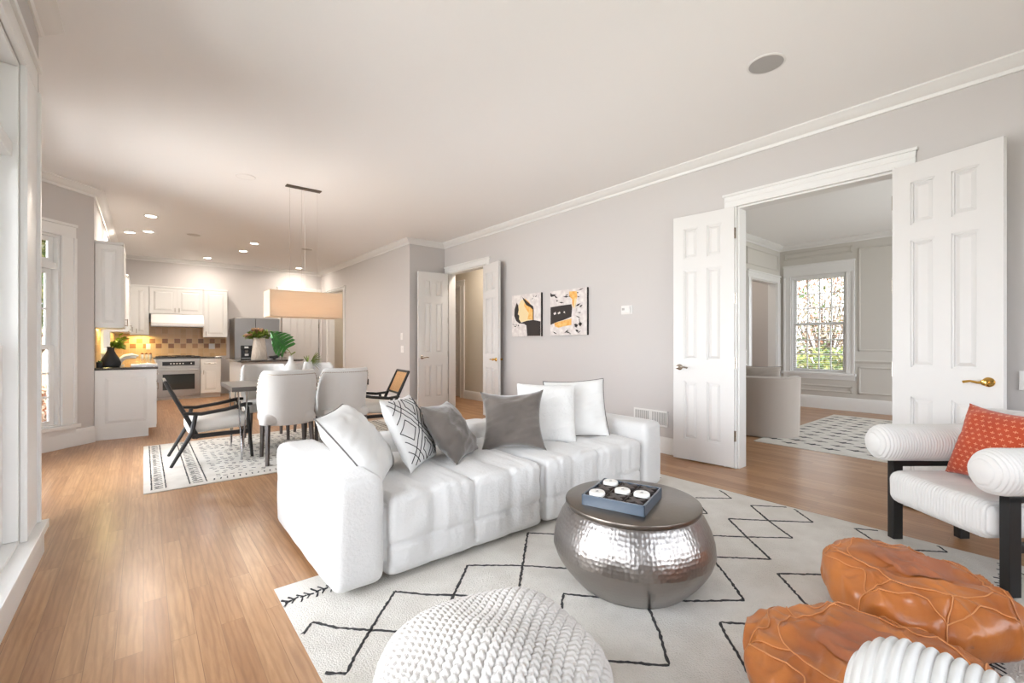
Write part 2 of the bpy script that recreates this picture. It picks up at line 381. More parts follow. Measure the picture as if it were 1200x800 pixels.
def tag(o, label=None, cat=None, group=None, kind=None):
    if label: o['label'] = label
    if cat: o['category'] = cat
    if group: o['group'] = group
    if kind: o['kind'] = kind
    return o
def thing(name, label, cat, loc=(0, 0, 0), rz=0, group=None):
    o = bpy.data.objects.new(name, None); COL.objects.link(o); o.empty_display_size = 0.1
    o.location = loc; o.rotation_euler = (0, 0, rz); return tag(o, label, cat, group)
def struct(o, label=None): o['kind'] = 'structure'; return tag(o, label) if label else o
def copy_tree(o, parent=None):
    c = o.copy(); COL.objects.link(c); c.parent = parent
    for ch in list(o.children): copy_tree(ch, c)
    return c
def T(x, y, z): return Matrix.Translation((x, y, z))
def RZ(a): return Matrix.Rotation(a, 4, 'Z')
def RX(a): return Matrix.Rotation(a, 4, 'X')
def RY(a): return Matrix.Rotation(a, 4, 'Y')

def rbox(g, size, r, n, M=None, m=None, disp=None, center=(0, 0, 0)):
    """rounded box made of dense grids; disp(p, nrm) -> offset along the normal"""
    sx, sy, sz = [q / 2 for q in size]; cx, cy, cz = center
    r = min(r, sx, sy, sz) * 0.999
    faces = [((1, 0, 0), (0, 1, 0), (0, 0, 1)), ((-1, 0, 0), (0, -1, 0), (0, 0, 1)), ((0, 1, 0), (-1, 0, 0), (0, 0, 1)), ((0, -1, 0), (1, 0, 0), (0, 0, 1)), ((0, 0, 1), (1, 0, 0), (0, 1, 0)), ((0, 0, -1), (-1, 0, 0), (0, 1, 0))]
    H = Vector((sx, sy, sz)); I = Vector((sx - r, sy - r, sz - r))
    for nn_, uu, vv in faces:
        nn_ = Vector(nn_); uu = Vector(uu); vv = Vector(vv)
        hu = abs(uu.dot(H)); hv = abs(vv.dot(H))
        nu = max(6, int(hu * 2 / n)); nv = max(6, int(hv * 2 / n))
        hn = abs(nn_.dot(H))
        def fn(a, b):
            p = nn_ * hn + uu * ((a * 2 - 1) * hu) + vv * ((b * 2 - 1) * hv)
            q = Vector([max(-I[i], min(I[i], p[i])) for i in range(3)])
            d = p - q
            dn = d.normalized() if d.length > 1e-9 else nn_
            p = q + dn * r
            if disp: p = p + dn * disp(p, dn)
            return (p.x + cx, p.y + cy, p.z + cz)
        g.grid(fn, nu + 1, nv + 1, M, m)
    return g

# ================================================================== THE HOUSE: shell
CZ = 2.96
W = 4.256
def wall(name, p0, p1, thick, side, H=CZ, openings=(), material=None, z0=0.0):
    """wall whose room face runs p0->p1; body extends `thick` towards `side` (unit xy)"""
    p0 = Vector((p0[0], p0[1], 0)); p1 = Vector((p1[0], p1[1], 0)); d = p1 - p0; L = d.length; d.normalize(); s = Vector((side[0], side[1], 0)).normalized()
    M = Matrix(((d.x, s.x, 0, p0.x), (d.y, s.y, 0, p0.y), (0, 0, 1, 0), (0, 0, 0, 1)))
    xs = sorted({0, L} | {o[0] for o in openings} | {o[1] for o in openings})
    g = G()
    for a, b in zip(xs[:-1], xs[1:]):
        zs = [z0]; cuts = []
        for o in openings:
            if o[0] <= a + 1e-6 and o[1] >= b - 1e-6: cuts.append((o[2], o[3]))
        cuts.sort(); z = z0
        for c0, c1 in cuts:
            if c0 > z + 1e-6: g.box((a, 0, z), (b, thick, c0), M)
            z = c1
        if z < H: g.box((a, 0, z), (b, thick, H), M)
    o = g.build(name, material or WALL, smooth=False); struct(o); return o, M

g = G(); g.box((-3.2, -2.0, -0.08), (12.0, 13.0, 0.0)); struct(g.build('floor', OAK, smooth=False))
g = G(); g.box((-1.5, -1.9, CZ), (9.6, 12.4, CZ + 0.15)); struct(g.build('ceiling', CEIL, smooth=False))
TH = 0.14
# right wall with the wide double doorway and the narrower far one
wall('wall_right', (W, -1.6), (W, 7.113), TH, (1, 0), openings=[(1.6 + 0.75, 1.6 + 1.88, 0, 2.43), (1.6 + 5.82, 1.6 + 6.98, 0, 2.42)])
wall('wall_far', (3.558, 7.113), (W + TH, 7.113), 0.12, (0, 1))
wall('wall_kitchen_right', (3.558, 7.233), (3.558, 12.1), TH, (1, 0), openings=[(10.4 - 7.233, 11.5 - 7.233, 0, 2.40)])
wall('wall_back', (-0.45, 12.1), (3.7, 12.1), TH, (0, 1))
wall('wall_kitchen_left', (-0.45, 7.2), (-0.45, 12.24), TH, (-1, 0), openings=[(1.0, 2.5, 1.05, 2.1)])
wall('wall_left', (-0.45, -1.6), (-0.45, 3.6), TH, (-1, 0), openings=[(1.6 + 1.05, 1.6 + 3.1, 0.22, 2.48), (0.45, 2.35, 0.22, 2.48)])
wall('wall_near', (-0.59, -1.6), (W + TH, -1.6), TH, (0, -1), openings=[(0.59, 2.69, 0.5, 2.4), (2.99, 4.49, 0.5, 2.4)])
# three-sided bay
s2 = math.sqrt(0.5)
_, MB = wall('wall_bay_far', (-0.45, 7.2), (-1.35, 6.3), TH, (-s2, s2), openings=[(0.36, 1.02, 0.25, 2.34)])
wall('wall_bay_middle', (-1.35, 6.3), (-1.35, 4.5), TH, (-1, 0), openings=[(0.2, 1.6, 0.25, 2.34)])
_, MN = wall('wall_bay_near', (-1.35, 4.5), (-0.45, 3.6), TH, (-s2, -s2), openings=[(0.25, 0.92, 0.25, 2.34)])
# next room
wall('wall_east', (9.3, 3.46), (9.3, -1.74), TH, (1, 0), material=WALL2, openings=[(3.46 - 3.136, 3.46 - 2.285, 0.63, 2.376)])
wall('wall_north', (W + TH, 3.324), (9.44, 3.324), TH, (0, 1), material=WALL2, openings=[(8.02 - W - TH, 9.13 - W - TH, 0, 2.28)])
wall('wall_south', (W + TH, -1.6), (9.44, -1.6), TH, (0, -1), material=WALL2, openings=[(1.1, 4.1, 0.6, 2.4)])
# space past the next room's doorway, and the little hall
g = G(); g.box((7.4, 5.2, 0), (9.7, 5.3, CZ)); g.box((9.6, 3.464, 0), (9.7, 5.2, CZ)); g.box((7.4, 3.464, 0), (7.5, 5.2, CZ))
struct(g.build('wall_side_passage', WALL, smooth=False))
wall('wall_hall', (5.2, 4.2), (5.2, 9.3), TH, (1, 0), material=HALLW, openings=[(8.03 - 4.2, 8.83 - 4.2, 0, 2.36)])
wall('wall_hall_end', (W + TH, 9.3), (6.5, 9.3), TH, (0, 1), material=HALLW)
wall('wall_hall_start', (W + TH, 4.2), (5.34, 4.2), TH, (0, -1), material=HALLW)
wall('wall_hall_left', (W + TH, 7.233), (W + TH, 9.3), TH, (-1, 0), material=HALLW)
wall('wall_closet', (6.4, 7.5), (6.4, 9.3), TH, (1, 0), material=HALLW)
# pantry past the kitchen opening
wall('wall_pantry_back', (4.9, 9.6), (4.9, 12.3), TH, (1, 0), material=HALLW)
wall('wall_pantry_side', (3.7, 12.1), (5.04, 12.1), TH, (0, 1), material=HALLW)
wall('wall_pantry_front', (3.7, 9.6), (5.04, 9.6), TH, (0, -1), material=HALLW)

# ------------------------------------------------------------------ crown, baseboards, casings
CROWN = [(0, 0), (0.10, 0), (0.10, -0.012), (0.085, -0.02), (0.07, -0.035), (0.04, -0.055), (0.02, -0.062), (0.018, -0.075), (0.012, -0.085), (0, -0.085)]
BASE = [(0, 0), (0.022, 0), (0.022, 0.13), (0.016, 0.15), (0.008, 0.165), (0, 0.17)]
tn = [0]
def crown(p0, p1, out, m0=0, m1=0, z=CZ):
    tn[0] += 1
    g = G(); g.sweep(CROWN, (p0[0], p0[1], z), (p1[0], p1[1], z), (out[0], out[1], 0), miter0=m0, miter1=m1)
    struct(g.build('trim_%d' % tn[0], TRIM, angle=25))
bn = [0]
def baseb(side, runs, tall=1.0):
    g = G()
    for p0, p1, out in runs:
        g.sweep([(a, b * tall) for a, b in BASE], (p0[0], p0[1], 0), (p1[0], p1[1], 0), (out[0], out[1], 0))
    struct(g.build('baseboard_' + side, TRIM, angle=25))
crown((W, -1.6), (W, 7.113), (-1, 0), 0, -1)
crown((3.558, 7.113), (W, 7.113), (0, -1), 1, -1)
crown((3.558, 7.113), (3.558, 12.1), (-1, 0), 1, -1)
crown((-0.45, 12.1), (3.558, 12.1), (0, -1), -1, -1)
crown((-0.45, 7.2), (-0.45, 12.1), (1, 0), 0.414, -1)
crown((-1.35, 6.3), (-0.45, 7.2), (s2, -s2), -0.414, 0.414)
crown((-1.35, 4.5), (-1.35, 6.3), (1, 0), -0.414, -0.414)
crown((-0.45, 3.6), (-1.35, 4.5), (s2, s2), 0.414, -0.414)
crown((-0.45, -1.6), (-0.45, 3.6), (1, 0), 0, 0.414)
crown((9.3, -1.6), (9.3, 3.324), (-1, 0), 0, -1)
crown((W + TH, 3.324), (9.3, 3.324), (0, -1), 0, -1)
crown((W + TH, -1.6), (W + TH, 3.324), (1, 0), 0, -1)
baseb('right', [((W, -1.6), (W, 0.6), (-1, 0)), ((W, 2.03), (W, 5.71), (-1, 0)), ((W, 7.085), (W, 7.113), (-1, 0))])
baseb('far', [((3.558, 7.113), (W, 7.113), (0, -1)), ((3.558, 7.113), (3.558, 10.28), (-1, 0))])
baseb('left', [((-0.45, -1.6), (-0.45, 3.6), (1, 0)), ((-0.45, 3.6), (-1.35, 4.5), (s2, s2)), ((-1.35, 4.5), (-1.35, 6.3), (1, 0)), ((-1.35, 6.3), (-0.45, 7.2), (s2, -s2))], 1.1)
baseb('east', [((9.3, -1.6), (9.3, 3.324), (-1, 0)), ((W + TH, 3.324), (7.88, 3.324), (0, -1))], 1.3)
baseb('hall', [((5.2, 4.2), (5.2, 7.87), (-1, 0))])

def casing(face, axis, a0, a1, ztop, out, wd=0.115, head=0.13, sides=(True, True), jamb=TH, z0=0.0, cap=True, m=TRIM):
    """door casing on plane `face` of axis 'x' or 'y'; opening a0..a1; `out` is +-1"""
    g = G()
    def bx(lo, hi, zl, zh, d0, d1):
        if axis == 'x': g.box((face + out * d0, lo, zl), (face + out * d1, hi, zh))
        else: g.box((lo, face + out * d0, zl), (hi, face + out * d1, zh))
    for k, (lo, hi) in enumerate(((a0 - wd, a0), (a1, a1 + wd))):
        if not sides[k]: continue
        bx(lo, hi, z0, ztop, 0, 0.018); o0, o1 = (lo + 0.0005, lo + 0.02) if k == 0 else (hi - 0.02, hi - 0.0005)
        bx(o0, o1, z0, ztop - 0.0005, 0, 0.03); i0, i1 = (hi - 0.018, hi) if k == 0 else (lo, lo + 0.018)
        bx(i0 + 0.0005, i1 - 0.0005, z0, ztop - 0.0005, 0, 0.024)
    bx(a0 - wd, a1 + wd, ztop, ztop + head, 0, 0.018); bx(a0 - wd - 0.012, a1 + wd + 0.012, ztop + head - 0.022, ztop + head + 0.001, 0, 0.034)
    bx(a0, a1, ztop + 0.0005, ztop + 0.018, 0, 0.024)
    if cap: bx(a0 - wd + 0.0005, a1 + wd - 0.0005, ztop + head * 0.45, ztop + head * 0.6, 0, 0.024)
    # jamb lining
    if jamb:
        bx(a0 + 0.0006, a0 + 0.018, z0, ztop - 0.0184, 0.001, -jamb); bx(a1 - 0.018, a1 - 0.0006, z0, ztop - 0.0184, 0.001, -jamb); bx(a0 + 0.0006, a1 - 0.0006, ztop - 0.018, ztop - 0.0006, 0.001, -jamb)
    tn[0] += 1
    return struct(g.build('trim_%d' % tn[0], m, smooth=False, bevel=0.003))
casing(W, 'x', 0.75, 1.88, 2.43, -1, head=0.125)
casing(W + TH, 'x', 0.75, 1.88, 2.43, 1, jamb=0)
casing(W, 'x', 5.82, 6.98, 2.42, -1, wd=0.10, head=0.11)
casing(3.558, 'x', 10.4, 11.5, 2.40, -1, wd=0.10, head=0.06)
casing(3.324, 'y', 8.02, 9.13, 2.28, -1, wd=0.13, head=0.13)
casing(5.2, 'x', 8.03, 8.83, 2.36, -1, wd=0.16, head=0.12)

# ------------------------------------------------------------------ windows
def window(idx, M, w_, z0, z1, cols, rows_u, rows_l, transom=0.0, casing_w=0.13, sill=0.06, blinds=False, depth=TH, mat_=TRIM, head=0.15):
    """local frame: x along the opening 0..w_, y outward into the wall, z up"""
    g = G()
    cw = casing_w
    g.box((-cw, -0.02, z0 + 0.005), (0, 0.0, z1 - 0.0005), M); g.box((w_, -0.02, z0 + 0.005), (w_ + cw, 0.0, z1 - 0.0005), M)
    g.box((-cw + 0.0005, -0.034, z0 + 0.005), (-cw + 0.03, 0, z1 - 0.001), M); g.box((w_ + cw - 0.03, -0.034, z0 + 0.005), (w_ + cw - 0.0005, 0, z1 - 0.001), M)
    g.box((-0.02, -0.026, z0 + 0.005), (-0.0005, 0, z1 - 0.001), M); g.box((w_ + 0.0005, -0.026, z0 + 0.005), (w_ + 0.02, 0, z1 - 0.001), M)
    g.box((-cw, -0.02, z1), (w_ + cw, 0, z1 + head), M); g.box((-cw - 0.006, -0.036, z1 + head - 0.03), (w_ + cw + 0.006, 0, z1 + head + 0.001), M); g.box((0, -0.026, z1 + 0.0005), (w_, 0, z1 + 0.02), M)
    e = 0.0007
    g.box((e, 0.0005, z0 + 0.021), (0.02, depth - e, z1 - 0.021), M); g.box((w_ - 0.02, 0.0005, z0 + 0.021), (w_ - e, depth - e, z1 - 0.021), M)
    g.box((e, 0.0005, z1 - 0.0205), (w_ - e, depth - e, z1 - e), M); g.box((e, 0.0005, z0 + e), (w_ - e, depth - e, z0 + 0.0205), M)
    g.box((-cw - 0.02, -sill, z0 - 0.035), (w_ + cw + 0.02, 0.02, z0 + 0.004), M)
    g.box((-cw, -0.02, z0 - 0.11), (w_ + cw, 0, z0 - 0.0355), M)
    fr = struct(g.build('window_%d' % idx, mat_, smooth=False, bevel=0.003))
    zt = z1 - 0.02
    s = G(); zz = z0 + 0.02
    def sash(a0, a1, b0, b1, nc, nr, y, st=0.045):
        s.box((a0, y, b0), (a0 + st, y + 0.035, b1), M); s.box((a1 - st, y, b0), (a1, y + 0.035, b1), M)
        s.box((a0 + st, y, b0), (a1 - st, y + 0.035, b0 + st), M); s.box((a0 + st, y, b1 - st), (a1 - st, y + 0.035, b1), M)
        for i in range(1, nc):
            xx = a0 + st + (a1 - a0 - 2 * st) * i / nc; s.box((xx - 0.009, y + 0.005, b0 + st), (xx + 0.009, y + 0.03, b1 - st), M)
        for i in range(1, nr):
            q = b0 + st + (b1 - b0 - 2 * st) * i / nr; s.box((a0 + st, y + 0.0055, q - 0.009), (a1 - st, y + 0.0295, q + 0.009), M)
        gl.box((a0 + 0.01, y + 0.015, b0 + 0.01), (a1 - 0.01, y + 0.019, b1 - 0.01), M)
    gl = G()
    if transom:
        sash(0.02, w_ - 0.02, zt - transom, zt, cols, 1, 0.06); s.box((0.021, 0.02, zt - transom - 0.069), (w_ - 0.021, depth - 0.001, zt - transom - 0.001), M); zt -= transom + 0.07
    mid = (zz + zt) / 2
    sash(0.02, w_ - 0.02, mid - 0.02, zt, cols, rows_u, 0.09); sash(0.02, w_ - 0.02, zz, mid + 0.02, cols, rows_l, 0.05)
    so_ = s.build('sash', mat_, parent=fr, smooth=False, bevel=0.002)
    gl.build('pane', GLASS, parent=fr, smooth=False)
    if blinds:
        b = G(); nsl = 46
        for i in range(nsl):
            q = z0 + 0.05 + (z1 - z0 - 0.1) * i / (nsl - 1)
            b.add([(0.03, 0.012, q), (w_ - 0.03, 0.012, q), (w_ - 0.03, 0.036, q + 0.004), (0.03, 0.036, q + 0.004), (0.03, 0.012, q + 0.0015), (w_ - 0.03, 0.012, q + 0.0015), (w_ - 0.03, 0.036, q + 0.0055), (0.03, 0.036, q + 0.0055)],
                  [(0, 3, 2, 1), (4, 5, 6, 7), (0, 1, 5, 4), (1, 2, 6, 5), (2, 3, 7, 6), (3, 0, 4, 7)], M)
        for xx in (0.12, w_ / 2, w_ - 0.12): b.box((xx - 0.001, 0.022, z0 + 0.04), (xx + 0.001, 0.024, z1 - 0.03), M)
        b.box((0.025, 0.006, z1 - 0.06), (w_ - 0.025, 0.04, z1 - 0.02), M)
        b.build('blind', TRIM, parent=fr, smooth=False)
    return fr
def frame(p0, d, s): return Matrix(((d[0], s[0], 0, p0[0]), (d[1], s[1], 0, p0[1]), (0, 0, 1, 0), (0, 0, 0, 1)))
window(1, frame((-0.45, 1.05), (0, 1), (-1, 0)), 2.05, 0.22, 2.48, 4, 3, 2, transom=0.36, casing_w=0.32, head=0.14)
window(2, frame((-0.45, -1.15), (0, 1), (-1, 0)), 1.9, 0.22, 2.48, 4, 3, 2, transom=0.36, casing_w=0.14, head=0.14)
window(3, MB @ T(0.36, 0, 0), 0.66, 0.25, 2.34, 2, 2, 3, transom=0.28, casing_w=0.15, head=0.15)
window(4, frame((-1.35, 4.7), (0, 1), (-1, 0)), 1.4, 0.25, 2.34, 3, 3, 3, transom=0.28, casing_w=0.13)
window(5, MN @ T(0.25, 0, 0), 0.67, 0.25, 2.34, 2, 3, 3, transom=0.28, casing_w=0.13)
window(6, frame((9.3, 3.136), (0, -1), (1, 0)), 0.851, 0.63, 2.376, 4, 3, 3, casing_w=0.12, blinds=True, head=0.21)
window(7, frame((0.0, -1.6), (1, 0), (0, -1)), 2.1, 0.5, 2.4, 4, 3, 3)
window(8, frame((2.4, -1.6), (1, 0), (0, -1)), 1.5, 0.5, 2.4, 3, 3, 3)
window(9, frame((5.496, -1.6), (1, 0), (0, -1)), 3.0, 0.6, 2.4, 6, 3, 3)
window(10, frame((-0.45, 8.2), (0, 1), (-1, 0)), 1.5, 1.05, 2.1, 4, 2, 2, casing_w=0.08, head=0.08)

# ------------------------------------------------------------------ wall panel moulding in the next room
def molding(name, rects, axis, face, out, m=WALL2):
    g = G(); t = 0.032
    for a0, a1, z0, z1 in rects:
        if a0 > a1: a0, a1 = a1, a0
        for lo, hi, zl, zh in ((a0, a1, z0, z0 + t), (a0, a1, z1 - t, z1), (a0, a0 + t, z0, z1), (a1 - t, a1, z0, z1)):
            for e, dd in ((0, 0.01), (0.009, 0.02)):
                l2, h2, a, b = lo + e, hi - e, zl + e, zh - e
                if axis == 'x': g.box((face, l2, a), (face + out * dd, h2, b))
                else: g.box((l2, face, a), (h2, face + out * dd, b))
    return struct(g.build(name, m, smooth=False, bevel=0.003))
molding('trim_40', [(2.12, 1.05, 1.02, 2.76), (2.12, 1.05, 0.30, 0.76), (3.2, 2.2, 0.30, 0.42), (3.25, 2.2, 2.70, 2.82), (0.9, -0.2, 1.02, 2.76), (0.9, -0.2, 0.30, 0.76)], 'x', 9.3, -1)
molding('trim_41', [(7.85, 6.9, 1.02, 2.4), (7.85, 6.9, 0.3, 0.76), (7.85, 9.2, 2.5, 2.8), (6.7, 5.6, 1.02, 2.76), (5.4, 4.5, 1.02, 2.76)], 'y', 3.324, -1)
g = G()
g.sweep([(0, 0), (0.02, 0), (0.035, 0.03), (0.035, 0.045), (0, 0.045)], (9.3, -1.6, 0.82), (9.3, 2.15, 0.82), (-1, 0, 0))
g.sweep([(0, 0), (0.02, 0), (0.035, 0.03), (0.035, 0.045), (0, 0.045)], (9.3, 3.27, 0.82 - 0.26), (9.3, 3.324, 0.82 - 0.26), (-1, 0, 0))
struct(g.build('trim_42', WALL2, smooth=False))

# ------------------------------------------------------------------ six-panel doors
def leaf(wd, ht, th=0.04):
    """hinge at x=0, leaf extends to x=wd, thickness +-th/2 in y"""
    g = G(); h = th / 2; st = wd * 0.19; mu = wd * 0.15; x = [0, st, (wd - mu) / 2, (wd + mu) / 2, wd - st, wd]
    k = ht / 2.42
    z = [0, 0.20 * k, 0.78 * k, 0.99 * k, 1.88 * k, 1.99 * k, 2.29 * k, ht]
    g.box((x[0], -h, 0), (x[1], h, ht)); g.box((x[4], -h, 0), (x[5], h, ht)); g.box((x[2], -h, 0), (x[3], h, ht))
    for a, b in ((z[0], z[1]), (z[2], z[3]), (z[4], z[5]), (z[6], z[7])): g.box((x[1], -h, a), (x[2], h, b)); g.box((x[3], -h, a), (x[4], h, b))
    for xa, xb in ((x[1], x[2]), (x[3], x[4])):
        for za, zb in ((z[1], z[2]), (z[3], z[4]), (z[5], z[6])):
            g.box((xa, -0.006, za), (xb, 0.006, zb))
            for sgn in (-1, 1):
                g.frustum((xa + 0.018, za + 0.018), (xb - 0.018, zb - 0.018), sgn * 0.006, sgn * (h - 0.004), 0.022)
                # ovolo around the opening
                for lo, hi in (((xa, za), (xb, za + 0.012)), ((xa, zb - 0.012), (xb, zb)), ((xa, za), (xa + 0.012, zb)), ((xb - 0.012, za), (xb, zb))):
                    g.box((lo[0], sgn * 0.005, lo[1]), (hi[0], sgn * (h - 0.006), hi[1]))
    return g
def lever(parent, x, z, sgn, m, knob=True):
    """sgn: side of the leaf; knob rose plus curved lever pointing to -x"""
    for s_ in (-1, 1):
        g = G()
        g.lathe([(0, 0), (0.03, 0), (0.03, 0.006), (0.022, 0.014), (0.012, 0.02), (0.012, 0.045), (0.018, 0.05), (0.019, 0.06), (0.012, 0.066), (0, 0.067)], 20, M=T(x, s_ * 0.02, z) @ RX(R(-90 * s_)))
        pts = [(x, s_ * 0.075, z), (x - 0.03, s_ * 0.078, z - 0.003), (x - 0.065, s_ * 0.078, z + 0.004), (x - 0.10, s_ * 0.076, z - 0.004)]
        g.tube(pts, [0.011, 0.008, 0.007, 0.009], 8)
        o = g.build('door_handle', m, parent=parent); o['label'] = 'metal lever door handle'
def hinges(parent, zs, m):
    for zz in zs:
        g = G(); g.tube([(-0.006, 0.0, zz - 0.05), (-0.006, 0.0, zz + 0.05)], 0.008, 8); g.box((-0.004, -0.019, zz - 0.05), (0.0, 0.019, zz + 0.05))
        g.build('hinge', m, parent=parent)
def door(idx, wd, ht, hinge, ang, m=DOORM, hm=BRASS, z0=0.012, label=None, hx=None):
    g = leaf(wd, ht); o = g.build('door_%d' % idx, m, loc=(hinge[0], hinge[1], z0), rot=(0, 0, ang), angle=20, smooth=False)
    struct(o); lever(o, wd - 0.065, 0.915 * ht / 2.42, 1, hm); hinges(o, [ht * q for q in (0.12, 0.4, 0.65, 0.9)], NICKEL)
    return o
def ang(p, q): return math.atan2(q[1] - p[1], q[0] - p[0])
door(1, 0.575, 2.41, (4.232, 1.895), ang((4.232, 1.895), (4.165, 2.45)), hm=NICKEL)
door(2, 0.575, 2.41, (4.21, 0.75), ang((4.21, 0.75), (4.05, 0.2)))
door(3, 0.565, 2.38, (4.21, 6.945), ang((4.21, 6.945), (3.6, 6.98)), hm=NICKEL)
door(4, 0.53, 2.38, (4.22, 5.83), ang((4.22, 5.83), (4.12, 5.3)))
door(5, 0.74, 2.33, (5.245, 8.065), ang((5.245, 8.065), (5.245, 8.90)), hm=NICKEL)
door(6, 0.84, 2.42, (3.47, 12.06), R(180), hm=NICKEL)
casing(12.1, 'y', 2.6, 3.5, 2.46, -1, wd=0.07, head=0.07, jamb=0)

# ================================================================== RUGS
def yarn(g, pts, wd, z, seed=0, M=None, m=None, step=0.012, rag=0.35):
    """an uneven flat yarn line lying on a rug, with thickness"""
    rnd = random.Random(seed); P = []
    for (a, b) in zip(pts[:-1], pts[1:]):
        a = Vector((a[0], a[1], 0)); b = Vector((b[0], b[1], 0)); n = max(2, int((b - a).length / step)); d = (b - a).normalized(); s = Vector((-d.y, d.x, 0))
        for i in range(n):
            t = i / n; q = a.lerp(b, t) + s * rnd.uniform(-0.18, 0.18) * wd; P.append((q, s, wd * rnd.uniform(1 - rag, 1 + rag) / 2))
    P.append((Vector((pts[-1][0], pts[-1][1], 0)), P[-1][1], wd / 2))
    vs = []; fs = []
    for q, s, h in P:
        vs += [(q.x - s.x * h, q.y - s.y * h, z - 0.003), (q.x - s.x * h * 0.7, q.y - s.y * h * 0.7, z + 0.002), (q.x + s.x * h * 0.7, q.y + s.y * h * 0.7, z + 0.002), (q.x + s.x * h, q.y + s.y * h, z - 0.003)]
    for i in range(len(P) - 1):
        for k in range(3): fs.append((4 * i + k, 4 * i + 4 + k, 4 * i + 5 + k, 4 * i + 1 + k))
    g.add(vs, fs, M, m)

def rug_slab(g, x0, y0, x1, y1, h, m, seed=1):
    nx = int((x1 - x0) / 0.05); ny = int((y1 - y0) / 0.05)
    def fn(a, b):
        x = x0 + (x1 - x0) * a; y = y0 + (y1 - y0) * b
        e = min(a, 1 - a, b, 1 - b)
        z = h + noise.noise(Vector((x * 3, y * 3, seed))) * 0.0008
        if e < 1e-6:
            z = h * 0.6
            x += 0.004 * noise.noise(Vector((x * 2, y * 2, 5))); y += 0.004 * noise.noise(Vector((x * 2, y * 2, 9)))
        return (x, y, z)
    g.grid(fn, nx + 1, ny + 1, None, m)
    g.box((x0 + 0.002, y0 + 0.002, 0.0), (x1 - 0.002, y1 - 0.002, h * 0.55), None, m)

g = G(); RH = 0.008
rug_slab(g, 0.475, -0.02, 3.54, 2.345, RH, RUGF)
LINES = [[(0.491, 1.908), (0.543, 1.963), (0.609, 1.86), (0.707, 1.762), (0.836, 1.635), (0.95, 1.52)],
[(0.905, 1.961), (0.707, 1.762), (0.606, 1.652), (0.549, 1.583), (0.495, 1.635)],
[(0.905, 1.961), (1.008, 1.844), (1.113, 1.75), (1.25, 1.61)],
[(1.305, 1.95), (1.102, 1.763), (0.939, 1.609), (0.83, 1.5)],
[(1.305, 1.95), (1.524, 1.765), (1.68, 1.6), (1.82, 1.46)],
[(1.811, 2.05), (1.524, 1.765), (1.393, 1.635), (1.243, 1.48)],
[(1.811, 2.05), (2.0, 1.85), (2.12, 1.72)],
[(1.36, 1.33), (1.499, 1.449), (1.57, 1.363), (1.70, 1.23)],
[(1.90, 1.33), (1.774, 1.201), (1.686, 1.11), (1.599, 1.013), (1.46, 0.885), (1.368, 0.98), (1.18, 1.16)],
[(2.45, 1.27), (2.353, 1.165), (2.22, 1.02), (2.09, 0.894), (1.889, 1.05), (1.795, 1.14)],
[(1.98, 0.76), (1.847, 0.888), (1.772, 0.821), (1.711, 0.754), (1.55, 0.6)],
[(2.628, 0.741), (2.461, 0.891), (2.365, 0.797), (2.244, 0.68), (2.05, 0.5)],
[(2.351, 1.216), (2.594, 0.973), (2.781, 1.175), (2.977, 1.374), (3.148, 1.193), (3.34, 0.998), (3.50, 1.16)],
[(3.50, 1.21), (3.344, 1.385), (3.148, 1.193), (2.978, 0.996), (2.78, 1.175), (2.568, 1.39)],
[(3.189, 1.716), (3.379, 1.538), (3.469, 1.64), (3.49, 1.68)],
[(3.2, 1.77), (3.085, 1.637), (2.956, 1.505), (2.80, 1.66)],
[(3.50, 0.70), (3.43, 0.8), (3.269, 0.645), (3.137, 0.53), (2.95, 0.35)],
[(3.50, 0.43), (3.44, 0.384), (3.347, 0.486), (3.2, 0.62)],
[(2.45, 1.9), (2.7, 1.65), (2.9, 1.85)], [(2.25, 2.0), (2.45, 1.8), (2.65, 2.0)],
[(0.6, 0.7), (0.8, 0.9), (1.0, 0.7), (1.2, 0.9), (1.4, 0.7)], [(0.6, 0.5), (0.8, 0.3), (1.0, 0.5), (1.2, 0.3)]]
for i, L in enumerate(LINES): yarn(g, L, 0.014, RH, i, None, RUGL)
rnd = random.Random(4)
for yb, xa, xb in ((2.19, 0.50, 3.45), (0.15, 0.55, 3.5)):
    x = xa
    while x < xb:
        for sg in (-1, 1):
            L0 = rnd.uniform(0.025, 0.05)
            yarn(g, [(x, yb), (x - 0.02, yb + sg * L0)], 0.009, RH, int(x * 999), None, RUGL)
        yarn(g, [(x - 0.012, yb), (x + 0.016, yb + rnd.uniform(-0.01, 0.01))], 0.012, RH, int(x * 777), None, RUGL)
        x += rnd.uniform(0.028, 0.036)
rug = tag(g.build('area_rug', None, smooth=False), 'large ivory rug with black diamond lines under the sofa and coffee table', 'rug')

g = G(); rug_slab(g, 0.0, 4.45, 3.0, 6.48, 0.012, RUGF, 3); z = 0.012; rnd = random.Random(8)
for xx in (0.05, 0.14, 0.295, 0.41, 2.55, 2.68, 2.86, 2.95): yarn(g, [(xx, 4.5), (xx, 6.43)], 0.010, z, int(xx * 100), None, RUGL)
for c in (0.095, 0.352, 2.615, 2.905):
    y = 4.52
    while y < 6.42:
        hw = 0.036 if c < 0.2 or c > 2.8 else 0.045
        yarn(g, [(c - hw * 0.8, y), (c + hw * 0.75, y + 0.012)], 0.014, z, int(y * 100), None, RUGL); y += 0.06
        if rnd.random() < 0.6: yarn(g, [(c - hw * 0.6, y - 0.03), (c, y - 0.022)], 0.008, z, int(y * 77), None, RUGL)
for row in range(34):
    for cl in range(34):
        if rnd.random() < 0.62:
            x = 0.50 + cl * 0.06 + rnd.uniform(-0.015, 0.015); y = 4.62 + row * 0.053 + rnd.uniform(-0.01, 0.01)
            yarn(g, [(x - 0.018, y), (x + 0.014, y + rnd.uniform(-0.02, 0.02))], 0.010, z, row * 40 + cl, None, RUGL)
x = 0.46
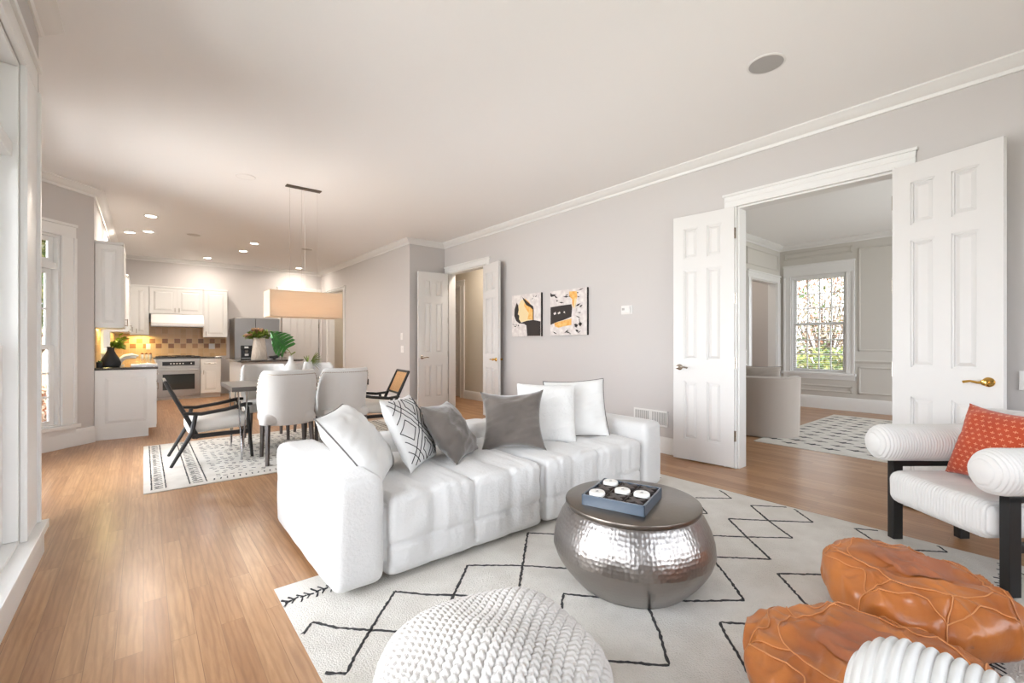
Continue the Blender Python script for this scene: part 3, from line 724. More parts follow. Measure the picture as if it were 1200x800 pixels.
while x < 2.5:
    yarn(g, [(x, 4.50), (x + 0.008, 4.555)], 0.011, z, int(x * 100), None, RUGL); x += 0.047
tag(g.build('area_rug', None, smooth=False), 'white rug with black banded tribal dashes under the dining table', 'rug')

g = G(); rug_slab(g, 5.58, -0.6, 8.6, 2.28, 0.012, RUGF, 5); rnd = random.Random(12)
for row in range(14):
    for cl in range(12):
        x = 5.75 + cl * 0.24 + (0.12 if row % 2 else 0); y = -0.45 + row * 0.2
        if x > 8.5: continue
        sc_ = rnd.uniform(0.75, 1.15)
        pts = [(-0.055, 0), (-0.03, 0.018), (-0.012, 0.012), (0.0, 0.045), (0.016, 0.012), (0.035, 0.014), (0.06, 0.0), (0.03, -0.014), (0.005, -0.045), (-0.012, -0.014), (-0.035, -0.012)]
        vs = [(x + q * sc_ * 1.0, y + p * 1.5 * sc_, 0.0135) for p, q in pts]
        n = len(vs); g.add(vs + [(a, b, 0.010) for a, b, c in vs], [tuple(range(n))] + [(i, (i + 1) % n, n + (i + 1) % n, n + i) for i in range(n)], None, RUGL)
tag(g.build('area_rug', None, smooth=False), 'white rug scattered with small black ink-like marks in the next room', 'rug')

# ================================================================== SOFA
sofa = thing('sofa', 'long low white plush channel-tufted sofa with block arms', 'sofa', (1.94, 2.57, 0))
X0, X1, YF, YB = 0.645, 3.24, 2.02, 3.13
def loc3(x, y, z=0): return (x - 1.94, y - 2.57, z)
def arm(x0, x1, name='armrest'):
    g = G(); hgt = 0.512
    def dsp(p, n):
        v = 0
        # welt seam groove near front and the horizontal seam
        v -= 0.004 * math.exp(-((p.z + hgt / 2 - 0.30) / 0.012) ** 2) * (1 if abs(n.z) < 0.5 else 0)
        v += 0.006 * noise.noise(Vector((p.x * 5 + x0, p.y * 5, p.z * 5)))
        v -= 0.005 * math.exp(-((p.y + (YB - YF) / 2 - 0.055) / 0.008) ** 2)
        return v
    rbox(g, (x1 - x0, YB - YF, hgt), 0.05, 0.022, disp=dsp, center=loc3((x0 + x1) / 2, (YF + YB) / 2, 0.03 + hgt / 2))
    o = g.build(name, SOFAF, sofa, weld=True, angle=60)
    return o
arm(X0, 0.89); arm(2.995, X1)
def seat(x0, x1):
    g = G(); L = x1 - x0; n = 4; cw = L / n; D = 2.90 - YF
    def dsp(p, nrm):
        u = (p.x + L / 2) / cw; f = u - math.floor(u)
        ch = (abs(math.sin(math.pi * f)) ** 0.45)
        w_ = 1.0 if (nrm.z > 0.1 or nrm.y < -0.1) else 0.0
        zf = p.z + 0.41 / 2
        hor = -0.012 * math.exp(-((zf - 0.165) / 0.012) ** 2) if nrm.y < -0.3 else 0
        wr = 0.0065 * noise.noise(Vector((p.x * 30 + x0 * 9, p.y * 3.5 * (1 if nrm.z > .5 else .6), p.z * 6))) + 0.006 * noise.noise(Vector((p.x * 9, p.y * 7 + x0, p.z * 9)))
        return w_ * (0.026 * (ch - 1)) * (min(1, max(0.25, zf / 0.09))) + hor + wr * (min(1, max(0.15, zf / 0.10)))
    rbox(g, (L - 0.003, D, 0.40), 0.055, 0.014, disp=dsp, center=loc3((x0 + x1) / 2, YF + 0.005 + D / 2, 0.028 + 0.20))
    g.build('seat_cushion', SOFAF, sofa, weld=True, angle=60)
seat(0.893, 1.94); seat(1.943, 2.993)
def back(x0, x1):
    g = G(); L = x1 - x0
    def dsp(p, nrm):
        f = ((p.x + L / 2) / (L / 4)) % 1
        return 0.012 * (abs(math.sin(math.pi * f)) ** 0.5 - 1) + 0.006 * noise.noise(Vector((p.x * 6, p.y * 6, p.z * 6)))
    rbox(g, (L - 0.003, 0.26, 0.505), 0.06, 0.02, disp=dsp, center=loc3((x0 + x1) / 2, 3.0, 0.03 + 0.505 / 2))
    g.build('back_cushion', SOFAF, sofa, weld=True, angle=60)
back(0.893, 1.94); back(1.943, 2.993)
for fx in (0.75, 1.9, 3.12):
    for fy in (2.12, 3.0):
        g = G(); x, y, _ = loc3(fx, fy); g.lathe([(0, 0), (0.02, 0), (0.025, 0.045), (0, 0.045)], 12, c=(x, y, 0.014)); g.build('foot', BLACKM, sofa)

# ------------------------------------------------------------------ pillows
def pillow_fn(w_, h_, t_, sgn, seed, pinch=0.09, wr=0.006, ptx=1.0):
    def fn(a, b):
        u = a * 2 - 1; v = b * 2 - 1
        x = w_ / 2 * u * (1 - pinch * (1 - v * v) ** 1.0) ; z = h_ / 2 * v * (1 - pinch * (1 - u * u) ** 1.0)
        q = max(0.0, (1 - u ** 4)) ** 0.62 * max(0.0, (1 - v ** 4)) ** 0.62
        q = q * (0.72 + 0.28 * (1 - (u * u + v * v) / 2))
        y = t_ / 2 * q
        nz = noise.noise(Vector((x * 9 + seed, z * 9, seed * 3 + sgn))) * wr * 1.2 + noise.noise(Vector((x * 6 + z * 3, z * 30 - x * 8 + seed, sgn + seed))) * wr * 0.9 + ((0.5 - abs(noise.noise(Vector((x * 10 - z * 5, z * 9 + seed, sgn * 2))))) ** 2) * wr * 1.6
        y += nz * min(1, q * 3)
        return (x, sgn * y, z + h_ / 2)
    return fn
def pillow(name, label, loc, rz, tilt, w_, h_, t_, material, seed=1, roll=0.0, piping=None, pinch=0.09, wr=0.006, extra=None, group=None):
    """faces local -Y; tilt leans the top away from the face; roll spins it in its own plane"""
    root = thing(name, label, 'pillow', loc, 0, group)
    Mx = RZ(rz) @ RX(-tilt) @ T(0, 0, h_ / 2) @ RY(roll) @ T(0, 0, -h_ / 2)
    g = G(); n = 41
    g.grid(pillow_fn(w_, h_, t_, -1, seed, pinch, wr), n, n, Mx); g.grid(pillow_fn(w_, h_, t_, 1, seed, pinch, wr), n, n, Mx)
    # keep the mesh local to a child whose own axes lie in the pillow's plane, so the cloth pattern follows it
    inv = Mx.inverted(); g2 = G(); g2.v = [tuple(inv @ Vector(q)) for q in g.v]; g2.f = g.f; g2.mi = g.mi
    o = g2.build('cover', material, root, weld=True, angle=80); o.matrix_local = Mx
    if piping:
        pts = []; fn = pillow_fn(w_, h_, t_, 1, seed, pinch, 0); N = 30
        for i in range(N): pts.append(fn(i / N, 0))
        for i in range(N): pts.append(fn(1, i / N))
        for i in range(N): pts.append(fn(1 - i / N, 1))
        for i in range(N): pts.append(fn(0, 1 - i / N))
        g = G(); g.tube(pts, 0.0042, 6, closed=True); p = g.build('piping', piping, root); p.matrix_local = Mx
    if extra: extra(root, Mx)
    return root

def geo_lines(root, Mx):
    """black line drawing printed on the front of the patterned pillow, sewn as raised cord"""
    fn = pillow_fn(0.49, 0.46, 0.14, -1, 7, 0.08, 0.004)
    def P(u, v): x, y, z = fn((u + 1) / 2, (v + 1) / 2); return (x, y - 0.0012, z)
    g = G()
    def line(a, b, n=14): g.tube([P(a[0] + (b[0] - a[0]) * i / n, a[1] + (b[1] - a[1]) * i / n) for i in range(n + 1)], 0.0028, 5)
    def poly(*pp):
        for a, b in zip(pp[:-1], pp[1:]): line(a, b)
    lim = 0.93
    def dline(k, sg):      # u + sg*v = k, clipped to the cushion face
        P_ = []
        for t in [q / 60 * 2 * lim - lim for q in range(61)]:
            v_ = (k - t) * sg
            if abs(v_) <= lim: P_.append((t, v_))
        if len(P_) > 2: line(P_[0], P_[-1], 22)
    for c_ in (-1.30, 0.0, 1.30):
        for e_ in (-0.13, 0.13):
            dline(c_ + e_, 1); dline(c_ + e_, -1)
    for cu in (-1.3, -0.65, 0, 0.65, 1.3):
        for cv in (-1.3, -0.65, 0, 0.65, 1.3):
            if (round(cu / .65) + round(cv / .65)) % 2 == 0: continue
            r_ = 0.30
            for a, b in (((cu - r_, cv), (cu, cv + r_)), ((cu, cv + r_), (cu + r_, cv)), ((cu + r_, cv), (cu, cv - r_)), ((cu, cv - r_), (cu - r_, cv))):
                if max(abs(a[0]), abs(a[1]), abs(b[0]), abs(b[1])) <= 0.97: line(a, b, 8)
    p = g.build('line_pattern', RUGL, root); p.matrix_local = Mx; p['label'] = 'black geometric lines on the white cover'

SZ = 0.412
pillow('throw_pillow', 'large white linen pillow with grey piping against the left sofa arm', (1.07, 2.41, SZ), R(57), R(40), 0.54, 0.49, 0.19, PILW, 3, 0, PIPE, 0.05, 0.009)
pillow('throw_pillow', 'white pillow printed with black geometric lines', (1.36, 2.50, SZ), R(44), R(26), 0.49, 0.46, 0.14, PILW, 7, R(3), None, 0.08, 0.004, geo_lines)
pillow('throw_pillow', 'grey velvet pillow slumped beside the black and white patterned pillow', (1.66, 2.46, SZ), R(40), R(36), 0.46, 0.43, 0.17, VELVET, 9, R(4), None, 0.12, 0.010)
pillow('throw_pillow', 'grey velvet pillow standing upright with pinched corners before the fluffy white pillow', (1.98, 2.40, SZ), R(-40), R(18), 0.46, 0.43, 0.17, VELVET, 11, R(-2), None, 0.17, 0.015)
pillow('throw_pillow', 'fluffy white pillow behind the upright grey velvet pillow', (2.36, 2.45, SZ), R(-38), R(18), 0.46, 0.45, 0.15, FLUFF, 13, R(2), None, 0.04, 0.009)
pillow('throw_pillow', 'white pillow with dark grey piping behind the fluffy white pillow', (2.66, 2.42, SZ), R(-40), R(18), 0.50, 0.47, 0.12, PILW, 15, R(-3), PIPE, 0.07, 0.009)

# ================================================================== COFFEE TABLE
nt = HAMMER.node_tree; b = nt.nodes['Principled BSDF']
tc = nn(nt, 'ShaderNodeTexCoord'); vo = nn(nt, 'ShaderNodeTexVoronoi', Scale=56.0); vo.feature = 'SMOOTH_F1'; vo.inputs['Smoothness'].default_value = 0.5
sp = nn(nt, 'ShaderNodeSeparateXYZ'); nt.links.new(tc.outputs['Object'], sp.inputs[0]); at = nn(nt, 'ShaderNodeMath', operation='ARCTAN2'); nt.links.new(sp.outputs['Y'], at.inputs[0]); nt.links.new(sp.outputs['X'], at.inputs[1])
am = nn(nt, 'ShaderNodeMath', operation='MULTIPLY'); am.inputs[1].default_value = 0.36; nt.links.new(at.outputs[0], am.inputs[0])
cbn = nn(nt, 'ShaderNodeCombineXYZ'); nt.links.new(am.outputs[0], cbn.inputs[0]); nt.links.new(sp.outputs['Z'], cbn.inputs[1])
vo.inputs['Randomness'].default_value = 0.45; nt.links.new(cbn.outputs[0], vo.inputs['Vector'])
mr = nn(nt, 'ShaderNodeMapRange'); nt.links.new(sp.outputs['Z'], mr.inputs[0]); mr.inputs[1].default_value = 0.165; mr.inputs[2].default_value = 0.175; mr.inputs[3].default_value = 0.35; mr.inputs[4].default_value = 1.0
mu = nn(nt, 'ShaderNodeMath', operation='MULTIPLY'); nt.links.new(vo.outputs['Distance'], mu.inputs[0]); nt.links.new(mr.outputs[0], mu.inputs[1])
bp = nn(nt, 'ShaderNodeBump', Strength=0.22, Distance=0.01); nt.links.new(mu.outputs[0], bp.inputs['Height']); nt.links.new(bp.outputs[0], b.inputs['Normal'])
CTX, CTY = 1.865, 1.335
ct = thing('coffee_table', 'round hammered silver metal drum coffee table on the ivory rug', 'coffee table', (CTX, CTY, RH))
g = G(); prof = [(0.0, 0.0), (0.255, 0.0), (0.272, 0.006)]
for i in range(1, 25):
    t = i / 24; z = 0.006 + 0.364 * t
    r = 0.272 + (0.382 - 0.272) * math.sin(math.pi * min(1, t / 0.50) / 2) if t < 0.50 else 0.382 - (0.382 - 0.312) * (1 - math.cos(math.pi * (t - 0.50) / 0.5 / 2)) ** 1.0
    if abs(z - 0.17) < 0.009: r += 0.003
    prof.append((r, z))
prof += [(0.306, 0.372), (0.30, 0.372)]
g.lathe(prof, 96); g.build('body', HAMMER, ct, angle=50)
g = G(); g.lathe([(0, 0.388), (0.316, 0.388), (0.323, 0.385), (0.325, 0.378), (0.323, 0.368), (0.318, 0.362), (0.30, 0.362), (0, 0.362)][::-1], 96); g.build('tabletop', TABLETOP_M, ct, angle=50)
# boxed noughts-and-crosses game
TZ = RH + 0.3885
bx = thing('game_box', 'blue-grey wooden tic-tac-toe box on the coffee table', 'board game', (1.805, 1.345, TZ), R(18.4))
S = 0.30; hs = S / 2; g = G()
for a, b_ in (((-hs, -hs, 0), (hs, -hs + 0.009, 0.05)), ((-hs, hs - 0.009, 0), (hs, hs, 0.05)), ((-hs, -hs, 0), (-hs + 0.009, hs, 0.05)), ((hs - 0.009, -hs, 0), (hs, hs, 0.05))): g.box(a, b_)
g.build('box_frame', BLUETRAY, bx, smooth=False, bevel=0.0015)
g = G(); g.box((-hs + 0.009, -hs + 0.009, 0.002), (hs - 0.009, hs - 0.009, 0.030)); g.build('board', BOXWOOD, bx, smooth=False)
g = G()
for q in (-0.047, 0.047):
    g.box((q - 0.002, -hs + 0.009, 0.030), (q + 0.002, hs - 0.009, 0.048)); g.box((-hs + 0.009, q - 0.002, 0.030), (hs - 0.009, q + 0.002, 0.048))
d = g.build('divider', XPIECE, bx, smooth=False)
def cell(a, b_):      # a along L->N (towards -y local), b along N->R (+x)
    c = 0.094; lx, ly = -c + b_ * c, c - a * c; Mz = T(1.805, 1.345, 0) @ RZ(R(18.4)); q = Mz @ Vector((lx, ly, 0)); return (q.x, q.y, TZ + 0.0305)
names_o = {(0, 0): 'white round noughts piece in the near left corner of the game box', (1, 1): 'white round noughts piece in the centre square of the game box', (2, 1): 'white round noughts piece in the right middle square of the game box', (0, 2): 'white round noughts piece in the far left corner of the game box'}
first = None
for k, lab in names_o.items():
    if first is None:
        r_ = thing('game_piece', lab, 'game piece', cell(*k), R(18.4), 'round game pieces in the box')
        g = G(); g.lathe([(0, 0), (0.036, 0), (0.038, 0.004), (0.038, 0.022), (0.034, 0.028), (0.012, 0.029), (0.010, 0.026), (0, 0.026)], 36); g.build('disc', WHITEC, r_)
        g = G(); g.lathe([(0, 0.0262), (0.0085, 0.0262), (0.0085, 0.0285), (0, 0.0285)], 16, M=Matrix.Diagonal((1.5, 0.7, 1, 1))); g.build('centre_mark', GREYPL, r_)
        first = r_
    else:
        r_ = copy_tree(first); r_.location = cell(*k); r_['label'] = lab
names_x = {(1, 0): 'dark wooden cross piece in the near middle square of the game box', (2, 0): 'dark wooden cross piece in the near right corner of the game box', (0, 1): 'dark wooden cross piece in the left middle square of the game box', (1, 2): 'dark wooden cross piece in the far middle square of the game box', (2, 2): 'dark wooden cross piece in the far right corner of the game box'}
firstx = None
for k, lab in names_x.items():
    if firstx is None:
        g = G(); g.box((-0.045, -0.013, 0), (0.045, 0.013, 0.02), RZ(R(45))); g.box((-0.045, -0.013, 0), (0.045, 0.013, 0.0201), RZ(R(-45)))
        firstx = g.build('game_piece', XPIECE, None, loc=cell(*k), rot=(0, 0, R(18.4)), smooth=False, bevel=0.002); tag(firstx, lab, 'game piece', 'cross game pieces in the box')
    else:
        c = firstx.copy(); COL.objects.link(c); c.location = cell(*k); c['label'] = lab

# ================================================================== LEATHER POUFS
def pouf(label, loc, rz, rx, ry, h, seed, tiltv=(0, 0)):
    root = thing('leather_pouf', label, 'pouf', loc, rz)
    NS = 7
    def rad(t, th):    # t 0 = top centre, 1 = bottom centre
        s_ = math.sin(math.pi * t); c_ = math.cos(math.pi * t)
        R0 = (abs(s_) ** 0.62); Z0 = 0.5 + 0.5 * (abs(c_) ** 0.75) * (1 if c_ > 0 else -1)
        return R0, Z0
    def S_(t, th, off=0.0):
        R0, Z0 = rad(t, th)
        tw = th + 0.55 * math.sin(math.pi * t)
        f = abs(math.sin(NS * tw / 2)); ring = 0 if t < 0.17 else 1
        puff = -math.exp(-(f / 0.16) ** 2) * 0.011 * ring * math.sin(math.pi * min(1, t * 1.1))
        q = Vector((math.cos(th) * R0 * rx, math.sin(th) * R0 * ry, Z0 * h))
        n1 = noise.noise(q * 4.0 + Vector((seed, 0, 0))); n2 = noise.noise(q * 11.0 + Vector((0, seed, 0)))
        n3 = noise.noise(Vector((math.cos(th) * 1.6, math.sin(th) * 1.6, t * 1.5 + seed)))
        q2 = Vector((q.x * 5 + q.y * 2, q.y * 14 - q.x * 5, q.z * 6 + seed)); cr = (0.5 - abs(noise.noise(q2))) ** 2
        q3 = Vector((q.x * 13, q.y * 6, q.z * 5 - seed)); cr3 = (0.5 - abs(noise.noise(q3))) ** 2
        dr = puff + 0.022 * n1 + 0.008 * n2 + 0.05 * n3 + 0.035 * cr + off
        x = q.x + math.cos(th) * dr * min(1, R0 * 1.5); y = q.y + math.sin(th) * dr * min(1, R0 * 1.5)
        z = q.z + (0.022 * n1 + 0.010 * n2 + puff * 0.6 + 0.05 * cr + 0.035 * cr3 - 0.015 + off) * (1 if t < 0.5 else 0)
        if t < 0.5: z += (tiltv[0] * x + tiltv[1] * y) * (1 - t)
        return (x, y, max(0.001, z))
    g = G(); g.grid(lambda a, b_: S_(b_, a * 2 * math.pi), 180, 90, wrapu=True)
    g.build('cover', LEATHER, root, weld=True, angle=80)
    g = G()
    for k in range(NS):
        pts = []
        for i in range(34):
            t = 0.17 + 0.70 * i / 33; th = 2 * math.pi * k / NS - 0.55 * math.sin(math.pi * t)
            pts.append(S_(t, th, 0.003))
        g.tube(pts, 0.0024, 6)
        # leaf-shaped panel arcs
        pts = []
        for i in range(20):
            u = i / 19; t = 0.40 - 0.17 * math.sin(math.pi * u); th = 2 * math.pi * (k + u) / NS - 0.55 * math.sin(math.pi * t); pts.append(S_(t, th, 0.0015))
        g.tube(pts, 0.0024, 6)
    g.tube([S_(0.17, 2 * math.pi * i / 90, 0.002) for i in range(90)], 0.0024, 6, closed=True)
    g.build('seam_welt', SEAM, root)
    g = G(); g.grid(lambda a, b_: S_(b_ * 0.066, a * 2 * math.pi, 0.004), 48, 8, wrapu=True); g.build('closing_patch', LEATHER_DK, root, angle=80)
    return root
pouf('tan leather pouf nearer the black-legged white armchair', (2.42, 0.37, RH), R(30), 0.33, 0.30, 0.27, 3, (0.0, 0.05))
pouf('tan leather pouf in the foreground beneath the white ribbed chair arm', (1.71, 0.36, RH), R(-10), 0.345, 0.33, 0.23, 8, (0.0, 0.0))

# ================================================================== KNITTED POUF
kp = thing('knitted_pouf', 'chunky ivory knitted pouf in the foreground before the sofa', 'pouf', (0.765, 1.02, RH))
g = G()
def kn(a, b_):
    th = a * 2 * math.pi; t = b_
    s_ = math.sin(math.pi * t); c_ = math.cos(math.pi * t)
    R0 = abs(s_) ** 1.0 * 0.335; z = 0.19 + 0.185 * (abs(c_) ** 0.95) * (1 if c_ > 0 else -1)
    p = Vector((math.cos(th) * R0, math.sin(th) * R0, z))
    nr = Vector((math.cos(th) * s_ * 1.3, math.sin(th) * s_ * 1.3, c_ * 1.1)).normalized()
    lump = 0.03 * noise.noise(Vector((p.x * 5, p.y * 5, p.z * 5)))
    # knitted columns run across the pouf; stitches are V-shaped pairs
    al = R(35); u = p.x * math.cos(al) + p.y * math.sin(al); v = -p.x * math.sin(al) + p.y * math.cos(al)
    if abs(nr.y) > 0.8: v = v + (p.z - 0.3) * (1 if p.y < 0 else -1) * -0.8
    if abs(nr.x) > 0.8: u = u - (p.z - 0.3) * (1 if p.x > 0 else -1) * 0.8
    col = v / 0.027; cp = (col % 1) - 0.5; row = u / 0.020 + (0.5 if int(math.floor(col)) % 2 else 0)
    rib = max(0.0, 1 - (abs(cp) * 2) ** 2.2) ** 0.5
    st = math.sin(2 * math.pi * (row + 0.5 * abs(cp) * 2)); hole = math.exp(-((abs(cp) - 0.5) / 0.16) ** 2) * (0.5 + 0.5 * math.sin(2 * math.pi * row))
    d = 0.0045 * rib + 0.0016 * st - 0.0070 * hole
    p = p + nr * (d + lump)
    return (p.x, p.y, max(0.001, p.z))
g.grid(kn, 620, 330, wrapu=True)
g.build('knit_cover', KNITF, kp, weld=True, angle=80)

# ================================================================== ARMCHAIRS (white ribbed, black frame)
def make_armchair(label):
    root = thing('armchair', label, 'armchair')
    # local: faces -Y, x = left/right, legs at x=+-0.30, front y=0, back y=0.62
    for sx in (-1, 1):
        g = G()
        def bol(a, b_):
            # bolster along y from -0.10 to 0.60, ribs around it
            L = 0.74; rr = 0.108; s_ = b_ * (L + 2 * rr * 0.9)
            if s_ < rr * 0.9: q = 1 - s_ / (rr * 0.9); r_ = rr * math.sqrt(max(0, 1 - q ** 2.4))
            elif s_ > L + rr * 0.9: q = (s_ - L - rr * 0.9) / (rr * 0.9); r_ = rr * math.sqrt(max(0, 1 - q ** 2.4))
            else: r_ = rr
            th = a * 2 * math.pi
            r2 = r_ + 0.0085 * (abs(math.sin(math.pi * s_ / 0.0165)) ** 0.6 - 1) * min(1, r_ / 0.05) + 0.004 * noise.noise(Vector((math.cos(th) * 2, math.sin(th) * 2, s_ * 6)))
            return (sx * 0.305 + r2 * math.cos(th) * 0.93, -0.15 + s_, 0.568 + r2 * math.sin(th))
        g.grid(bol, 40, 560, wrapu=True); g.build('armrest', RIBF, root, weld=True, angle=70)
        for yy in (0.0, 0.40):
            g = G(); g.box((sx * 0.305 - 0.022, yy - 0.028, 0), (sx * 0.305 + 0.022, yy + 0.028, 0.455)); g.build('leg', BLACKW, root, smooth=False, bevel=0.003)
        g = G(); g.box((sx * 0.305 - 0.022, -0.028, 0.43), (sx * 0.305 + 0.022, 0.62, 0.462)); g.box((sx * 0.305 - 0.018, 0.0, 0.20), (sx * 0.305 + 0.018, 0.40, 0.24))
        g.build('side_rail', BLACKW, root, smooth=False, bevel=0.003)
    g = G()
    def dsp(p, n):
        if n.y < -0.7 or n.z > 0.7 or True:
            return 0.0085 * (abs(math.sin(math.pi * p.x / 0.0165)) ** 0.6 - 1) * (0 if abs(n.x) > 0.8 else 1) + 0.005 * noise.noise(Vector((p.x * 5, p.y * 5, p.z * 5)))
    rbox(g, (0.555, 0.60, 0.185), 0.055, 0.0034, disp=dsp, center=(0, 0.215, 0.325)); g.build('seat_cushion', RIBF, root, weld=True, angle=70)
    g = G()
    def bk(a, b_):
        th = a * 2 * math.pi; x = (b_ - 0.5) * 0.80; e = max(0.0, 1 - (abs(b_ - 0.5) * 2) ** 10) ** 0.5
        y = 0.60 - 0.10 * (abs(b_ - 0.5) * 2) ** 2
        r2 = e * (1 + 0.03 * abs(math.sin(math.pi * x / 0.0175)))
        return (x, y + 0.095 * math.cos(th) * r2, 0.60 + 0.17 * math.sin(th) * r2)
    g.grid(bk, 40, 220, wrapu=True); g.build('backrest', RIBF, root, weld=True, angle=70)
    return root
ac = make_armchair('white ribbed armchair with square black legs holding the rust pillow')
# front legs stand at (3.44,0.60) and (3.08,0.153): the chair looks towards the sofa
fx, fy = -0.779, 0.627
ac.location = (3.262, 0.372, RH + 0.0005); ac.rotation_euler = (0, 0, math.atan2(fy, fx) + R(90))
ac2 = copy_tree(ac); ac2['label'] = 'white ribbed armchair whose rounded arm end enters the bottom of the view'
ac2.location = (0.645, 0.085, RH + 0.0005); ac2.rotation_euler = (0, 0, R(180))
ch_up = [c for c in ac.children]
pillow('throw_pillow', 'rust red pillow with small pale cross stitches on the white ribbed armchair', (3.40, 0.235, 0.42), math.atan2(fy, fx) + R(90) - R(8), R(18), 0.52, 0.42, 0.16, RUST, 17, R(0), None, 0.13, 0.005)

# ================================================================== KITCHEN
def rp_door(g, M, w_, h_, t=0.02, fr=0.055):
    """raised-panel cabinet front in the local xz plane, front towards -y, back at y=0"""
    g.box((0, -t, 0), (fr, 0, h_), M); g.box((w_ - fr, -t, 0), (w_, 0, h_), M); g.box((fr, -t, 0), (w_ - fr, 0, fr), M); g.box((fr, -t, h_ - fr), (w_ - fr, 0, h_), M)
    g.box((fr, -t * 0.35, fr), (w_ - fr, 0, h_ - fr), M)
    g.frustum((fr + 0.008, fr + 0.008), (w_ - fr - 0.008, h_ - fr - 0.008), -t * 0.35, -t * 0.95, 0.03, M)
def front(parent, name, M, w_, h_, fr=0.055, pull=None, m=CAB):
    g = G(); rp_door(g, M, w_, h_, fr=min(fr, h_ * 0.28)); o = g.build(name, m, parent, smooth=False)
    if pull:
        px_, pz, vert = pull; g = G(); e = Vector((0, 0, 0.045)) if vert else Vector((0.045, 0, 0)); c = Vector((px_, -0.045, pz))
        g.tube([c - e, c + e], 0.005, 8, M=M)
        for s_ in (-0.8, 0.8): g.tube([c + e * s_, c + e * s_ + Vector((0, 0.026, 0))], 0.004, 6, M=M)
        g.build('pull', NICKEL, o)
    return o
FX = lambda x, y, z: Matrix(((0, -1, 0, x), (1, 0, 0, y), (0, 0, 1, z), (0, 0, 0, 1)))       # local x -> +Y, front -> +X
FY = lambda x, y, z: Matrix(((1, 0, 0, x), (0, 1, 0, y), (0, 0, 1, z), (0, 0, 0, 1)))        # local x -> +X, front -> -Y
CTZ = 0.835
# left run
c = thing('base_cabinet', 'white base cabinet with a panelled end facing the dining table', 'cabinet', (-0.16, 9.3, 0))
def rel(M, o): return T(-o.location.x, -o.location.y, -o.location.z) @ M
def bxr(g, lo, hi, o): g.box(tuple(lo[i] - o.location[i] for i in range(3)), tuple(hi[i] - o.location[i] for i in range(3)))
g = G(); bxr(g, (-0.448, 7.262, 0.10), (0.112, 11.40, CTZ), c); bxr(g, (-0.448, 7.262, 0.0), (0.045, 11.40, 0.10), c); g.build('body', CAB, c, smooth=False, bevel=0.002)
front(c, 'end_panel', rel(FY(-0.448, 7.262, 0.10), c), 0.575, CTZ - 0.10, fr=0.085)
g = G(); bxr(g, (-0.448, 7.242, 0.0), (0.05, 7.262, 0.10), c); g.build('kick_panel', CAB, c, smooth=False)
for i in range(6): front(c, 'door', rel(FX(0.112, 7.29 + i * 0.685, 0.13), c), 0.67, 0.53, pull=(0.60, 0.44, True)); front(c, 'drawer', rel(FX(0.112, 7.29 + i * 0.685, 0.68), c), 0.67, 0.14, pull=(0.335, 0.07, False))
# back run
c = thing('base_cabinet', 'white base cabinet with drawer and door right of the oven', 'cabinet', (1.1, 11.77, 0))
g = G(); bxr(g, (0.93, 11.45, 0.09), (1.29, 12.095, CTZ), c); bxr(g, (0.93, 11.50, 0), (1.29, 12.095, 0.09), c); g.build('body', CAB, c, smooth=False, bevel=0.002)
front(c, 'door', rel(FY(0.94, 11.45, 0.10), c), 0.33, 0.53, pull=(0.04, 0.44, True)); front(c, 'drawer', rel(FY(0.94, 11.45, 0.65), c), 0.33, 0.15, pull=(0.165, 0.075, False))
c = thing('base_cabinet', 'plain white corner cabinet filling the space left of the oven', 'cabinet', (-0.1, 11.77, 0))
g = G(); bxr(g, (-0.448, 11.42, 0.0), (0.195, 12.095, CTZ), c); g.build('body', CAB, c, smooth=False, bevel=0.002)
g = G(); bxr(g, (0.12, 11.40, 0.10), (0.19, 11.42, CTZ), c); g.build('filler', CAB, c, smooth=False)
# worktops
g = G(); g.box((-0.448, 7.225, CTZ), (0.145, 12.095, CTZ + 0.03)); tag(g.build('worktop', GRANITE, smooth=False, bevel=0.005), 'dark granite worktop running along the left wall', 'worktop')
g = G(); g.box((0.147, 11.42, CTZ), (1.30, 12.095, CTZ + 0.03)); tag(g.build('worktop', GRANITE, smooth=False, bevel=0.005), 'dark granite worktop above the oven on the back wall', 'worktop')
# oven
c = thing('oven', 'stainless steel built-in oven with dark window', 'oven', (0.562, 11.77, 0))
g = G(); bxr(g, (0.20, 11.47, 0.05), (0.925, 12.0, CTZ - 0.002), c); g.build('body', STEEL, c, smooth=False)
g = G(); bxr(g, (0.20, 11.44, 0.10), (0.925, 11.47, 0.665), c); o = g.build('door', STEEL, c, smooth=False, bevel=0.004)
g = G(); bxr(g, (0.30, 11.436, 0.20), (0.83, 11.442, 0.52), c); g.build('window', STEEL_DK, o, smooth=False)
g = G(); g.tube([(0.24 - 0.562, 11.40 - 11.77, 0.60), (0.885 - 0.562, 11.40 - 11.77, 0.60)], 0.012, 10); 
for xx in (0.27, 0.855): g.tube([(xx - 0.562, 11.40 - 11.77, 0.60), (xx - 0.562, 11.44 - 11.77, 0.60)], 0.008, 8)
g.build('handle', STEEL, o)
g = G(); bxr(g, (0.20, 11.445, 0.675), (0.925, 11.47, 0.80), c); o = g.build('control_panel', STEEL, c, smooth=False, bevel=0.003)
g = G(); bxr(g, (0.295, 11.441, 0.695), (0.83, 11.446, 0.775), c); g.build('display', BLACKM, o, smooth=False)
g = G()
g.lathe([(0, 0), (0.012, 0), (0.012, 0.006), (0, 0.006)], 14, M=T(0.77 - 0.562, 11.441 - 11.77, 0.735) @ RX(R(90)))
g.build('knob', PLATE, o, smooth=False)
for i in range(5):
    g = G(); bxr(g, (0.42 + i * 0.05, 11.4395, 0.725), (0.445 + i * 0.05, 11.4412, 0.745), c); g.build('button', PLATE, o, smooth=False)
g = G(); bxr(g, (0.20, 11.50, 0.0), (0.925, 11.52, 0.05), c); g.build('toe_kick', CAB, c, smooth=False)
